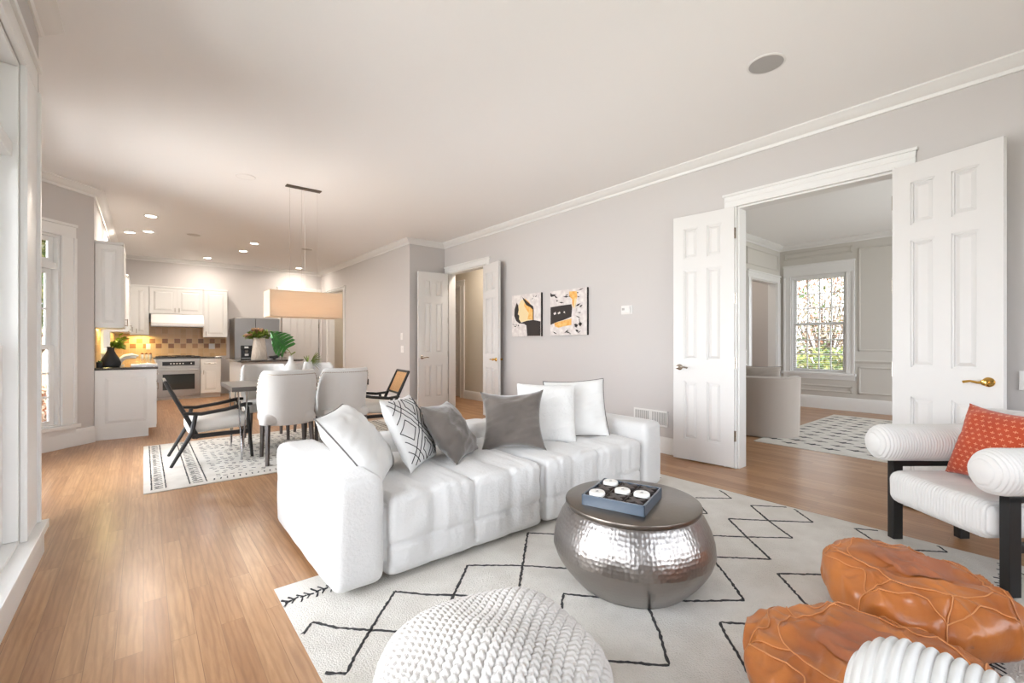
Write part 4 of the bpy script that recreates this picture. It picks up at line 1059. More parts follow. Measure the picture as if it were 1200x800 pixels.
# cooktop
c = thing('cooktop', 'black glass cooktop set in the back worktop', 'cooktop', (0.56, 11.74, CTZ + 0.03))
g = G(); g.box((-0.37, -0.24, 0), (0.37, 0.25, 0.012)); g.build('glass', BLACKM, c, smooth=False, bevel=0.002)
for x_, y_ in ((-0.22, -0.08), (0.0, 0.1), (0.18, -0.08)):
    g = G(); g.lathe([(0.035, 0.012), (0.035, 0.02), (0.05, 0.02), (0.05, 0.012)], 20, c=(x_, y_, 0))
    for a in range(4): g.tube([(x_, y_, 0.028), (x_ + 0.1 * math.cos(a * R(90)), y_ + 0.1 * math.sin(a * R(90)), 0.028), (x_ + 0.1 * math.cos(a * R(90)), y_ + 0.1 * math.sin(a * R(90)), 0.012)], 0.005, 6)
    g.build('burner', BLACKM, c)
# backsplash
g = G(); g.box((-0.449, 12.086, CTZ + 0.031), (1.47, 12.099, 1.60)); struct(g.build('wall_tiles_back', TILE, smooth=False))
g = G(); g.box((-0.449, 7.27, CTZ + 0.031), (-0.438, 8.10, 1.345)); g.box((-0.449, 9.80, CTZ + 0.031), (-0.438, 12.08, 1.345)); g.box((-0.449, 8.10, CTZ + 0.031), (-0.438, 9.80, 0.90)); struct(g.build('wall_tiles_left', TILE, smooth=False))
# upper cabinets
def upper(label, x0, y0, x1, y1, z0, z1, fronts, side, cornice=0.03):
    c = thing('wall_cabinet', label, 'cabinet', ((x0 + x1) / 2, (y0 + y1) / 2, z0))
    g = G(); bxr(g, (x0, y0, z0), (x1, y1, z1), c)
    if cornice:
        ex = (0.0 if side == 'y' else 0.02); ey = 0.02
        bxr(g, (x0, y0 - ey, z1), (x1 + (0.02 if side == 'x' else 0), y1, z1 + cornice), c)
    g.build('body', CAB, c, smooth=False, bevel=0.002)
    for f in fronts:
        if side == 'y': front(c, 'door', rel(FY(f[0], y0, z0 + 0.01), c), f[1] - f[0], z1 - z0 - 0.02, pull=((0.03 if f[2] < 0 else f[1] - f[0] - 0.03), 0.07, True) if f[2] else None)
        else: front(c, 'door', rel(FX(x1, f[0], z0 + 0.01), c), f[1] - f[0], z1 - z0 - 0.02, pull=((0.03 if f[2] < 0 else f[1] - f[0] - 0.03), 0.07, True) if f[2] else None)
    return c
UZ = 2.30
upper('narrow white wall cabinet left of the range hood', -0.21, 11.76, 0.088, 12.09, 1.32, UZ, [(-0.14, 0.08, -1)], 'y')
upper('short white double-door wall cabinet above the range hood', 0.092, 11.76, 0.998, 12.09, 1.76, UZ, [(0.10, 0.54, 1), (0.55, 0.99, -1)], 'y')
upper('tall white wall cabinet right of the range hood', 1.002, 11.76, 1.45, 12.09, 1.28, UZ, [(1.02, 1.44, -1)], 'y')
uc = upper('white wall cabinet with a panelled end nearest the bay window', -0.448, 7.30, -0.205, 8.08, 1.345, 2.36, [(7.31, 7.69, 1), (7.70, 8.07, -1)], 'x')
front(uc, 'end_panel', rel(FY(-0.445, 7.30, 1.35), uc), 0.24, 1.0, fr=0.05)
upper('row of white wall cabinets in the far left kitchen corner', -0.448, 9.92, -0.21, 12.09, 1.345, UZ - 0.02, [(9.94, 10.45, 1), (10.47, 10.98, -1), (11.0, 11.5, 1)], 'x')
for (lx, ly, sx, sy) in ((-0.06, 11.95, 0.25, 0.06), (-0.36, 7.75, 0.06, 0.5), (-0.33, 11.0, 0.06, 1.2)):
    d = bpy.data.lights.new('under_cabinet_light', 'AREA'); d.shape = 'RECTANGLE'; d.size = sx; d.size_y = sy; d.energy = 3.0; d.color = (1.0, 0.80, 0.32)
    o = bpy.data.objects.new('under_cabinet_light', d); COL.objects.link(o); o.location = (lx, ly, 1.312 if ly > 11.5 else 1.338)
# hood
c = thing('range_hood', 'white slim range hood above the cooktop', 'range hood', (0.56, 11.9, 1.50))
g = G(); vs = [(-0.44, -0.36, 0), (0.44, -0.36, 0), (0.44, 0.185, 0), (-0.44, 0.185, 0), (-0.44, -0.36, 0.07), (0.44, -0.36, 0.07), (0.44, 0.185, 0.07), (-0.44, 0.185, 0.07), (-0.44, -0.16, 0.255), (0.44, -0.16, 0.255), (0.44, 0.185, 0.255), (-0.44, 0.185, 0.255)]
g.add(vs, [(0, 3, 2, 1), (0, 1, 5, 4), (1, 2, 6, 5), (3, 0, 4, 7), (2, 3, 7, 6), (4, 5, 9, 8), (5, 6, 10, 9), (7, 4, 8, 11), (6, 7, 11, 10), (8, 9, 10, 11)]); g.build('canopy', CAB, c, smooth=False, bevel=0.004)
g = G(); g.box((-0.42, -0.34, -0.006), (0.42, 0.16, 0.0)); g.build('filter', STEEL, c, smooth=False)
g = G(); g.box((-0.44, -0.366, 0.0), (0.44, -0.36, 0.016)); g.build('front_lip', STEEL, c, smooth=False)
# fridge
STEELF = mat('fridge_steel', srgb(142, 138, 135), 0.3, 1.0, bump=(30, 0.05, 2, (1, 1, 30)))
c = thing('refrigerator', 'stainless steel side-by-side refrigerator', 'refrigerator', (1.97, 11.72, 0))
g = G(); g.box((-0.44, -0.32, 0.0), (0.45, 0.37, 1.71)); g.build('body', STEELF, c, smooth=False, bevel=0.004)
for x0, x1, hx in ((-0.44, -0.045, -0.08), (-0.038, 0.45, 0.0)):
    g = G(); g.box((x0, -0.38, 0.06), (x1, -0.325, 1.70)); o = g.build('door', STEELF, c, smooth=False, bevel=0.006)
    g = G(); g.tube([(hx, -0.42, 0.6), (hx, -0.42, 1.45)], 0.011, 8); g.tube([(hx, -0.42, 0.62), (hx, -0.38, 0.62)], 0.008, 8); g.tube([(hx, -0.42, 1.43), (hx, -0.38, 1.43)], 0.008, 8); g.build('handle', STEEL, o)
# island
c = thing('kitchen_island', 'white kitchen island with dark stone top', 'kitchen island', (1.77, 9.55, 0))
g = G(); g.box((-0.46, -0.70, 0.08), (0.44, 0.80, CTZ)); g.box((-0.40, -0.64, 0), (0.38, 0.74, 0.08))
for i in range(14): g.box((-0.465, -0.68 + i * 0.105, 0.12), (-0.46, -0.60 + i * 0.105, CTZ - 0.06))
for i in range(9): g.box((-0.44 + i * 0.098, -0.705, 0.12), (-0.36 + i * 0.098, -0.70, CTZ - 0.06))
for sx in (-0.47, 0.45): g.box((sx - 0.02, -0.72, 0), (sx + 0.02, -0.66, CTZ))
g.build('body', CAB, c, smooth=False, bevel=0.002)
g = G(); pts = []
x0, x1, y0, y1, rr = -0.54, 0.50, -0.95, 0.86, 0.18
for cx_, cy_, a0 in ((x1 - rr, y1 - rr, 0), (x0 + rr, y1 - rr, 90), (x0 + rr, y0 + rr, 180), (x1 - rr, y0 + rr, 270)):
    for i in range(9): a = R(a0 + 90 * i / 8); pts.append((cx_ + rr * math.cos(a), cy_ + rr * math.sin(a)))
n = len(pts); g.add([(x, y, CTZ) for x, y in pts] + [(x, y, CTZ + 0.03) for x, y in pts], [tuple(range(n))[::-1], tuple(range(n, 2 * n))] + [(i, (i + 1) % n, n + (i + 1) % n, n + i) for i in range(n)])
g.build('top', GRANITE, c, smooth=False, bevel=0.004)
CT = CTZ + 0.03
# coffee machine
c = thing('coffee_machine', 'black coffee machine on the kitchen island', 'coffee machine', (1.45, 9.35, CT), R(-10))
g = G(); g.box((-0.09, -0.02, 0), (0.09, 0.14, 0.25)); g.box((-0.09, -0.14, 0.17), (0.09, -0.02, 0.25)); g.box((-0.09, -0.14, 0), (0.09, -0.02, 0.02)); g.build('housing', BLACKM, c, smooth=False, bevel=0.008)
g = G(); g.lathe([(0, 0), (0.02, 0), (0.028, 0.04), (0.02, 0.05), (0, 0.05)], 16, c=(0, -0.085, 0.12)); g.build('spout', STEEL, c)
g = G(); g.box((-0.03, -0.142, 0.20), (0.03, -0.14, 0.23)); g.build('display', PLATE, c, smooth=False)
g = G(); g.box((-0.03, -0.023, 0.06), (0.03, -0.02, 0.10)); g.build('front_plate', PLATE, c, smooth=False)
g = G(); g.box((-0.07, -0.135, 0.02), (0.07, -0.03, 0.026)); g.build('drip_tray', STEEL, c, smooth=False)

def leafblade(g, base, direction, length, width, droop=0.2, M=None, m=None, twist=0.0, cup=0.15, n=6):
    d = Vector(direction).normalized(); s = d.cross(Vector((0, 0, 1)))
    if s.length < 1e-3: s = Vector((1, 0, 0))
    s.normalize(); u = s.cross(d)
    s = (s * math.cos(twist) + u * math.sin(twist)); u = s.cross(d)
    vs = []; fs = []
    for i in range(n + 1):
        t = i / n; p = Vector(base) + d * length * t - Vector((0, 0, 1)) * droop * length * t * t
        w_ = width / 2 * math.sin(math.pi * min(1, t * 0.93 + 0.07)) ** 0.8 if i < n else 0.0005
        vs += [p - s * w_ + u * cup * w_, p, p + s * w_ + u * cup * w_]
    for i in range(n): fs += [(3 * i, 3 * i + 1, 3 * i + 4, 3 * i + 3), (3 * i + 1, 3 * i + 2, 3 * i + 5, 3 * i + 4)]
    g.add(vs, fs, M, m)

# tall vase of artichoke-like foliage on the island
c = thing('flower_vase', 'tall pearly vase of olive foliage and dried buds on the kitchen island', 'vase', (1.60, 9.05, CT))
g = G(); g.lathe([(0, 0), (0.125, 0), (0.13, 0.01), (0.115, 0.16), (0.095, 0.31), (0.09, 0.36), (0.096, 0.385), (0.088, 0.385), (0.082, 0.36), (0.082, 0.33), (0, 0.33)], 24, fr=lambda r, z, t: r * (1 + 0.02 * math.cos(8 * t))); g.build('vase', TERRAZ, c)
rnd = random.Random(5); g = G(); gb = G(); gs = G()
for i in range(30):
    a = rnd.uniform(0, 2 * math.pi); el = rnd.uniform(0.2, 1.1); L = rnd.uniform(0.10, 0.22)
    d = Vector((math.cos(a) * math.cos(el), math.sin(a) * math.cos(el), math.sin(el))); b0 = Vector((0, 0, 0.36)); tip = b0 + d * L
    gs.tube([b0, b0 + d * L * 0.5 + Vector((0, 0, 0.01)), tip], 0.003, 5)
    if i % 5 == 0:
        for q in range(2):
            gb = G(); gb.lathe([(0, -0.03), (0.025, -0.02), (0.034, 0), (0.026, 0.022), (0, 0.036)], 10, c=tuple(tip + Vector((rnd.uniform(-.02, .02), rnd.uniform(-.02, .02), rnd.uniform(-.01, .02)))), fr=lambda r, z, t: r * (1 + .2 * math.cos(5 * t))); gb.build('dried_bud', BUD, c)
    for q in range(11): leafblade(g, b0 + d * L * rnd.uniform(0.4, 1), (d + Vector((rnd.uniform(-.8, .8), rnd.uniform(-.8, .8), rnd.uniform(-.3, .7)))), rnd.uniform(.06, .11), rnd.uniform(.025, .04), rnd.uniform(0, .5), twist=rnd.uniform(-1, 1))
g.build('foliage', LEAF_OL, c); gs.build('stems', LEAF_OL, c)
# black bird-like dish
c = thing('bird_figurine', 'small black bird-shaped dish on the kitchen island', 'figurine', (1.86, 9.1, CT))
g = G(); prof = [(-0.10, 0.045, .004), (-0.07, 0.04, .02), (-0.02, 0.032, .032), (0.04, 0.045, .03), (0.08, 0.075, .02), (0.12, 0.10, .004)]
g.tube([(x, 0, z) for x, z, r in prof], [r for x, z, r in prof], 12); g.lathe([(0, 0), (0.025, 0), (0.02, 0.02), (0, 0.02)], 12); g.build('body', BLACKV, c)

# things on the left worktop
c = thing('vase', 'matte black vase with yellow-green leaves on the left worktop', 'vase', (-0.315, 7.50, CT))
g = G(); g.lathe([(0, 0), (0.085, 0), (0.098, 0.015), (0.10, 0.05), (0.085, 0.10), (0.052, 0.16), (0.036, 0.20), (0.034, 0.235), (0.04, 0.25), (0.034, 0.25), (0.03, 0.22), (0, 0.2)], 32); g.build('body', BLACKV, c)
rnd = random.Random(2); g = G(); gs = G()
for i in range(30):
    a = rnd.uniform(-1.4, 1.5); el = rnd.uniform(.15, 1.1); L = rnd.uniform(.06, .18); d = Vector((math.cos(a) * math.cos(el), math.sin(a) * math.cos(el), math.sin(el))); b0 = Vector((0, 0, .23))
    gs.tube([b0, b0 + d * L], .0025, 5)
    for q in range(7): leafblade(g, b0 + d * L * rnd.uniform(.3, 1), d + Vector((rnd.uniform(-.3, .9), rnd.uniform(-.7, .7), rnd.uniform(-.4, .4))), rnd.uniform(.05, .09), rnd.uniform(.02, .035), .3, twist=rnd.uniform(-1, 1))
g.build('leaves', LEAF_YG, c); gs.build('stems', LEAF_YG, c)
c = thing('potted_plant', 'tiny green plant in a black pot beside the matte black vase', 'plant', (-0.41, 7.36, CT))
g = G(); g.lathe([(0, 0), (0.026, 0), (0.032, 0.065), (0.027, 0.065), (0.02, 0.05), (0, 0.05)], 20); g.build('pot', BLACKV, c)
g = G()
for i in range(40):
    a = rnd.uniform(0, 6.28); leafblade(g, (0, 0, .05), (math.cos(a) * .45, math.sin(a) * .45, rnd.uniform(.4, 1.4)), rnd.uniform(.03, .055), .012, .3)
g.build('leaves', LEAF, c)
g = G()
for k, (yy, s_) in enumerate(((0, 1.0), (0.03, 0.8))):
    g.tube([(-0.09 * s_, yy, 0.01), (-0.07 * s_, yy, 0.08 * s_), (-0.02 * s_, yy, 0.125 * s_), (0.05 * s_, yy, 0.14 * s_), (0.12 * s_, yy, 0.125 * s_)], [.016, .02, .022, .02, .012], 12)
g.box((-0.11, -0.03, 0), (-0.02, 0.06, 0.012))
o = g.build('ornament', WHITEC, loc=(-0.17, 7.75, CT)); tag(o, 'white curved horn-like ornament right of the matte black vase', 'ornament')
c = thing('serving_tray', 'shallow metal tray with rolled rim lying on the left worktop', 'tray', (0.0, 7.60, CT))
g = G(); g.box((-0.12, -0.12, 0), (0.14, 0.12, 0.006)); g.build('base', STEEL, c, smooth=False)
g = G(); g.tube([(-0.12, -0.12, .014), (0.14, -0.12, .014), (0.14, 0.12, .014), (-0.12, 0.12, .014)], .009, 8, closed=True); g.build('rim', STEEL, c)
# copper jar group
first = None
for i, (x_, lab) in enumerate(((-0.02, 'leftmost small copper-lidded jar on the back worktop'), (0.045, 'middle small copper-lidded jar on the back worktop'), (0.11, 'rightmost small copper-lidded jar on the back worktop'))):
    if first is None:
        c = thing('jar', lab, 'jar', (x_, 11.80, CT), 0, 'small jars on the back worktop')
        g = G(); g.lathe([(0, 0), (0.024, 0), (0.026, 0.05), (0.02, 0.062), (0, 0.062)], 16); g.build('body', WHITEC, c)
        g = G(); g.lathe([(0, 0.062), (0.023, 0.062), (0.023, 0.082), (0.006, 0.086), (0, 0.098)], 16); g.build('lid', mat('copper', srgb(190, 110, 70), 0.25, 1.0), c); first = c
    else:
        c = copy_tree(first); c.location = (x_, 11.80, CT); c['label'] = lab
# outlets on the tiles, wall plates
def plate(name, label, cat, loc, nrm, w_, h_, m=PLATE, kind='outlet'):
    rz = math.atan2(nrm[1], nrm[0]) + R(90); c = thing(name, label, cat, loc, rz)      # local front = -y
    g = G(); g.box((-w_ / 2, -0.007, -h_ / 2), (w_ / 2, 0, h_ / 2)); g.build('plate', m, c, smooth=False, bevel=0.002)
    g = G()
    if kind == 'outlet':
        for zz in (-0.022, 0.022): g.box((-0.016, -0.010, zz - 0.014), (0.016, -0.007, zz + 0.014))
    elif kind == 'switch': g.box((-0.012, -0.014, -0.02), (0.012, -0.007, 0.02))
    elif kind == 'thermostat': g.box((-w_ * .38, -0.030, -h_ * .38), (w_ * .38, -0.007, h_ * .38)); g.box((-w_ * .30, -0.033, -h_ * .05), (-w_ * .08, -0.030, h_ * .2))
    g.build('face', GREYPL if kind == 'thermostat' and False else m, c, smooth=False, bevel=0.0015)
    if kind == 'thermostat':
        g = G(); g.box((-w_ * .30, -0.034, -h_ * .06), (-w_ * .06, -0.0331, h_ * .2)); g.build('screen', GREYPL, c, smooth=False)
    return c
plate('outlet', 'white outlet on the tan tiles beside the hood, left one', 'outlet', (0.08, 12.085, 1.08), (0, -1), 0.075, 0.12)
plate('outlet', 'white outlet on the tiles below the tall wall cabinet', 'outlet', (1.19, 12.085, 1.08), (0, -1), 0.11, 0.12)
plate('thermostat', 'white thermostat between the pictures and the large double doors', 'thermostat', (W - 0.001, 3.11, 1.54), (-1, 0), 0.15, 0.10, kind='thermostat')
plate('light_switch', 'white light switch near the outer corner of the kitchen wall, upper one', 'switch', (3.557, 7.41, 1.276), (-1, 0), 0.075, 0.12, kind='switch')
plate('light_switch', 'white light switch plate below the upper one by the wall corner', 'switch', (3.557, 7.38, 1.05), (-1, 0), 0.12, 0.12, kind='switch')
plate('outlet', 'black outlet low on the wall beside the rattan-backed chair', 'outlet', (3.557, 8.98, 0.364), (-1, 0), 0.10, 0.12, m=BLACKM)
plate('light_switch', 'white switch plate at the right edge beyond the open door', 'switch', (W - 0.001, 0.10, 0.93), (-1, 0), 0.10, 0.12, kind='switch')
# wall register
c = thing('wall_vent', 'white slotted air vent low on the wall behind the sofa arm', 'vent', (W - 0.001, 2.80, 0.36), R(-90))
g = G(); g.box((-0.21, -0.012, -0.085), (0.21, 0, 0.085)); g.build('frame', TRIM, c, smooth=False, bevel=0.003)
g = G()
for i in range(20):
    if abs(i - 9.5) > 1: g.box((-0.185 + i * 0.0195, -0.017, -0.065), (-0.178 + i * 0.0195, -0.011, 0.065))
g.build('louvres', GREYPL, c, smooth=False)

# ================================================================== CEILING FIXTURES
def downlight(loc, label, power=16):
    c = thing('recessed_light', label, 'ceiling light', loc, 0, 'recessed lights in the kitchen ceiling')
    g = G(); g.lathe([(0.062, -0.001), (0.088, -0.001), (0.088, -0.006), (0.070, -0.010), (0.062, -0.006)], 32); g.build('trim_ring', TRIM, c)
    g = G(); g.lathe([(0, -0.004), (0.063, -0.004)], 32); g.build('lens', LAMP_E, c)
    return c
LP = [((0.084, 8.15), 'recessed ceiling light nearest the dining table, on the left'), ((0.064, 9.31), 'left recessed ceiling light in the middle of the kitchen'), ((-0.17, 9.57), 'recessed ceiling light closest to the left wall cabinets'),
      ((1.05, 11.43), 'recessed ceiling light in front of the cabinet beside the hood'), ((1.51, 10.13), 'recessed ceiling light over the far end of the island'), ((1.55, 9.22), 'recessed ceiling light over the near end of the island'), ((2.89, 11.60), 'recessed ceiling light by the pantry door, rightmost')]
for (x_, y_), lab in LP:
    downlight((x_, y_, CZ), lab)
    d = bpy.data.lights.new('downlight_beam', 'AREA'); d.shape = 'DISK'; d.size = 0.11; d.energy = 9.5; d.color = (1.0, 0.90, 0.79)
    o = bpy.data.objects.new('downlight_beam', d); COL.objects.link(o); o.location = (x_, y_, CZ - 0.012)
def grille(loc, r_, label, m=GREYPL):
    c = thing('ceiling_speaker', label, 'ceiling speaker', loc)
    g = G(); g.lathe([(r_ * 0.94, 0), (r_ * 1.06, 0), (r_ * 1.06, -0.004), (r_ * 0.94, -0.006)], 40); g.build('rim', TRIM, c)
    g = G(); g.lathe([(0, -0.005), (r_ * 0.5, -0.005), (r_ * 0.95, -0.004), (r_ * 0.95, 0)], 40); g.build('grille', m, c)
grille((3.09, 1.186, CZ), 0.105, 'round grey ceiling speaker above the sofa end of the room')
grille((0.647, 9.12, CZ), 0.10, 'flush round ceiling speaker among the kitchen downlights', mat('pale_grille', srgb(196, 190, 184), .7))
grille((2.43, 9.16, CZ), 0.10, 'flush round ceiling speaker behind the pendant cables', mat('pale_grille', srgb(196, 190, 184), .7))
grille((0.855, 5.57, CZ), 0.09, 'faint white round ceiling speaker left of the pendant canopy', CEIL)

# ================================================================== DINING AREA
# pendant
c = thing('pendant_lamp', 'rectangular linen drum pendant over the dining table', 'pendant lamp', (1.44, 5.56, CZ))
g = G(); g.box((-0.19, -0.04, -0.012), (0.19, 0.04, 0)); g.build('canopy', mat('bronze', srgb(112, 102, 92), .35, .9), c, smooth=False, bevel=0.003)
X_0, X_1, Y_0, Y_1, Z_0, Z_1 = -0.385, 0.385, -0.17, 0.17, -1.505, -1.215
g = G()
for xx, yy in ((-0.15, 0), (0.15, 0), (-0.02, 0.01)):
    g.tube([(xx, yy, -0.02), (xx, yy, Z_1 + 0.0)], 0.0010, 5)
g.build('cable', STEEL, c)
g = G(); g.tube([(0, 0, -0.02), (0, 0, -0.42)], 0.0022, 6); g.tube([(0.012, 0, -0.42), (0.012, 0, -1.25)], 0.0015, 5); g.build('cord', PLATE, c)
g = G(); t = 0.003
g.box((X_0, Y_0, Z_0), (X_1, Y_0 + t, Z_1)); g.box((X_0, Y_1 - t, Z_0), (X_1, Y_1, Z_1)); g.box((X_0, Y_0, Z_0), (X_0 + t, Y_1, Z_1)); g.box((X_1 - t, Y_0, Z_0), (X_1, Y_1, Z_1))
g.build('lampshade', SHADE, c, smooth=False)
g = G(); g.box((X_0 + t, Y_0 + t, Z_0 + 0.004), (X_1 - t, Y_1 - t, Z_0 + 0.007)); g.build('diffuser', SHADE, c, smooth=False)
g = G()
for zz in (Z_1 - 0.004,):
    g.tube([(X_0 + .006, Y_0 + .006, zz), (X_1 - .006, Y_0 + .006, zz), (X_1 - .006, Y_1 - .006, zz), (X_0 + .006, Y_1 - .006, zz)], .003, 6, closed=True)
g.tube([(X_0, 0, Z_1 - .01), (X_1, 0, Z_1 - .01)], .003, 6); g.tube([(0, 0, Z_1 - .01), (0, 0, -1.25)], .003, 6); g.build('shade_frame', STEEL, c)
BULB = mat('lit_bulb', (1, 1, 1, 1), .5, emit=((1.0, .80, .56, 1), 28.0))
for xx in (-0.24, 0, 0.24):
    g = G(); g.lathe([(0, -.05), (.02, -.045), (.03, -.025), (.026, 0), (.014, .02), (.013, .045), (0, .045)], 16, c=(xx, 0, -1.36)); g.build('bulb', BULB, c)

# dining table
TT = 0.733
c = thing('dining_table', 'dark wood dining table on thin chrome legs', 'dining table', (1.32, 5.46, 0.013))
g = G(); g.box((-0.66, -0.41, TT - 0.012 - 0.045), (0.66, 0.41, TT - 0.012)); g.build('tabletop', TABLEW, c, smooth=False, bevel=0.003)
for sx in (-1, 1):
    for sy in (-1, 1):
        g = G(); f = Vector((sx * 0.57, sy * 0.355, 0))
        for dx, dy in ((0, 0.055), (-0.07, -0.02)):
            g.tube([f + Vector((0, 0, 0.005)), Vector((sx * 0.59 - sx * abs(dx), sy * 0.34 - sy * dy, TT - 0.012 - 0.047))], 0.0075, 8)
        g.lathe([(0, 0), (0.012, 0), (0.012, 0.02), (0, 0.02)], 10, c=tuple(f)); g.box((sx * 0.57 - .06, sy * .32 - .05, TT - .012 - .05), (sx * .57 + .06, sy * .32 + .05, TT - .012 - .0455))
        g.build('leg', CHROME, c)

def grey_chair(label):
    c = thing('dining_chair', label, 'dining chair', group='pale grey upholstered dining chairs')     # faces +Y
    g = G(); rbox(g, (0.48, 0.46, 0.12), 0.05, 0.03, center=(0, 0.04, 0.415)); g.build('seat', GREYCH, c, weld=True, angle=60)
    # wrap-around shell
    g = G(); n = 44; nz = 18
    def shell(off):
        def fn(a, b_):
            th = R(-90) + (a - 0.5) * R(196); z0_, z1_ = 0.36, 0.872
            e = abs(a - 0.5) * 2
            top = z1_ - 0.30 * max(0, (e - 0.62) / 0.38) ** 1.6
            z = z0_ + (top - z0_) * b_
            rr = 0.243 + 0.025 * b_ + off
            y = math.sin(th) * rr * 0.86 - 0.03 * b_
            return (math.cos(th) * rr, y + 0.0, z)
        return fn
    o_, i_ = shell(0.0), shell(-0.045)
    pts = []
    def full(a, b_):      # closed loop around the shell thickness
        if b_ < 0.44: return o_(a, b_ / 0.44)
        if b_ < 0.56:
            t = (b_ - 0.44) / 0.12; p, q = Vector(o_(a, 1)), Vector(i_(a, 1)); m_ = p.lerp(q, t); m_.z += 0.018 * math.sin(math.pi * t); return tuple(m_)
        return i_(a, 1 - (b_ - 0.56) / 0.44)
    g.grid(full, n, 41)
    for a in (0, 1):
        P = [Vector(full(a, k / 40)) for k in range(41)]; ctr = (P[0] + P[-1]) / 2
        g.add([tuple(p) for p in P] , [tuple(range(41))])
    g.build('backrest', GREYCH, c, weld=True, angle=60)
    g = G()
    pts = []; rr_ = []; n_ = 40 * 6
    for i in range(n_ + 1):
        a = 0.04 + 0.92 * i / n_; p = Vector(o_(a, 0.955)); pts.append(p); rr_.append(0.0012 + 0.0038 * abs(math.sin(math.pi * i / 6)))
    g.tube(pts, rr_, 6); g.build('nailhead_trim', NICKEL, c)
    for sx in (-1, 1):
        for sy, yy in ((1, 0.20), (-1, -0.17)):
            g = G(); x_ = sx * 0.19
            g.tube([(x_ + sx * 0.01, yy + (0.0 if sy > 0 else -0.06), 0), (x_, yy, 0.37)], [0.017, 0.024], 4); g.build('leg', DARKWOOD, c, smooth=False)
    return c
gc = grey_chair('pale grey barrel-backed dining chair on the near side, left of its pair')
gc.location = (1.11, 4.90, 0.013); gc.rotation_euler = (0, 0, R(-4))
for (x_, y_, rz_, lab) in ((1.655, 4.92, R(2), 'pale grey barrel-backed dining chair on the near side, right of its pair'), (1.14, 6.02, R(178), 'pale grey dining chair across the table whose back shows left of the vases'), (1.72, 6.04, R(182), 'pale grey dining chair across the table hidden behind the ceramic vases')):
    q = copy_tree(gc); q.location = (x_, y_, 0.013); q.rotation_euler = (0, 0, rz_); q['label'] = lab

def cane_chair(label):
    c = thing('lounge_chair', label, 'chair', group='black-framed cane chairs at the table ends')      # faces +X
    for sy in (-1, 1):
        y = sy * 0.262
        g = G(); g.tube([(0.33, y, 0), (0.285, y, 0.50), (0.27, y, 0.525)], [0.014, 0.020, 0.018], 8); g.build('leg', BLACKW, c)
        g = G(); g.tube([(-0.33, y * 1.03, 0), (-0.17, y * 1.02, 0.30), (-0.14, y, 0.47)], [0.014, 0.021, 0.018], 8); g.build('leg', BLACKW, c)
        g = G(); g.tube([(-0.235, y * 1.04, 0.49), (-0.10, y * 1.06, 0.475), (0.10, y * 1.06, 0.50), (0.27, y, 0.535), (0.33, y, 0.535)], [0.015, 0.018, 0.018, 0.02, 0.014], 8); g.build('armrest', BLACKW, c)
        g = G(); g.tube([(-0.12, sy * 0.235, 0.24), (-0.22, sy * 0.235, 0.47), (-0.37, sy * 0.235, 0.79)], [0.018, 0.02, 0.016], 8); g.build('back_post', BLACKW, c)
        g = G(); g.box((-0.17, y - 0.012, 0.245), (0.30, y + 0.012, 0.285)); g.build('side_rail', BLACKW, c, smooth=False, bevel=0.003)
    g = G()
    g.tube([(-0.368, -0.235, 0.785), (-0.368, 0.235, 0.785)], 0.016, 8); g.build('back_rail', BLACKW, c); g = G(); g.tube([(-0.245, -0.235, 0.52), (-0.245, 0.235, 0.52)], 0.013, 8); g.build('back_rail', BLACKW, c)
    g = G(); g.add([(-0.248, -0.225, 0.52), (-0.248, 0.225, 0.52), (-0.366, 0.225, 0.78), (-0.366, -0.225, 0.78), (-0.256, -0.225, 0.517), (-0.256, 0.225, 0.517), (-0.374, 0.225, 0.777), (-0.374, -0.225, 0.777)], [(0, 1, 2, 3), (7, 6, 5, 4), (0, 3, 7, 4), (1, 5, 6, 2), (0, 4, 5, 1), (3, 2, 6, 7)]); g.build('cane_panel', CANE, c, smooth=False)
    g = G(); g.box((0.27, -0.26, 0.24), (0.295, 0.26, 0.285)); g.box((-0.16, -0.26, 0.24), (-0.135, 0.26, 0.285)); g.build('cross_rail', BLACKW, c, smooth=False)
    g = G(); rbox(g, (0.52, 0.47, 0.13), 0.045, 0.03, center=(0.07, 0, 0.355)); g.build('seat_cushion', CREAM, c, rot=(0, R(-3), 0), weld=True, angle=60)
    return c
cc = cane_chair('black-framed lounge chair seen from behind at the left end of the dining table'); cc.location = (0.525, 5.46, 0.013)
q = copy_tree(cc); q['label'] = 'black-framed chair showing its tan cane back at the right end of the table'; q.location = (2.25, 5.47, 0.013); q.rotation_euler = (0, 0, R(172))

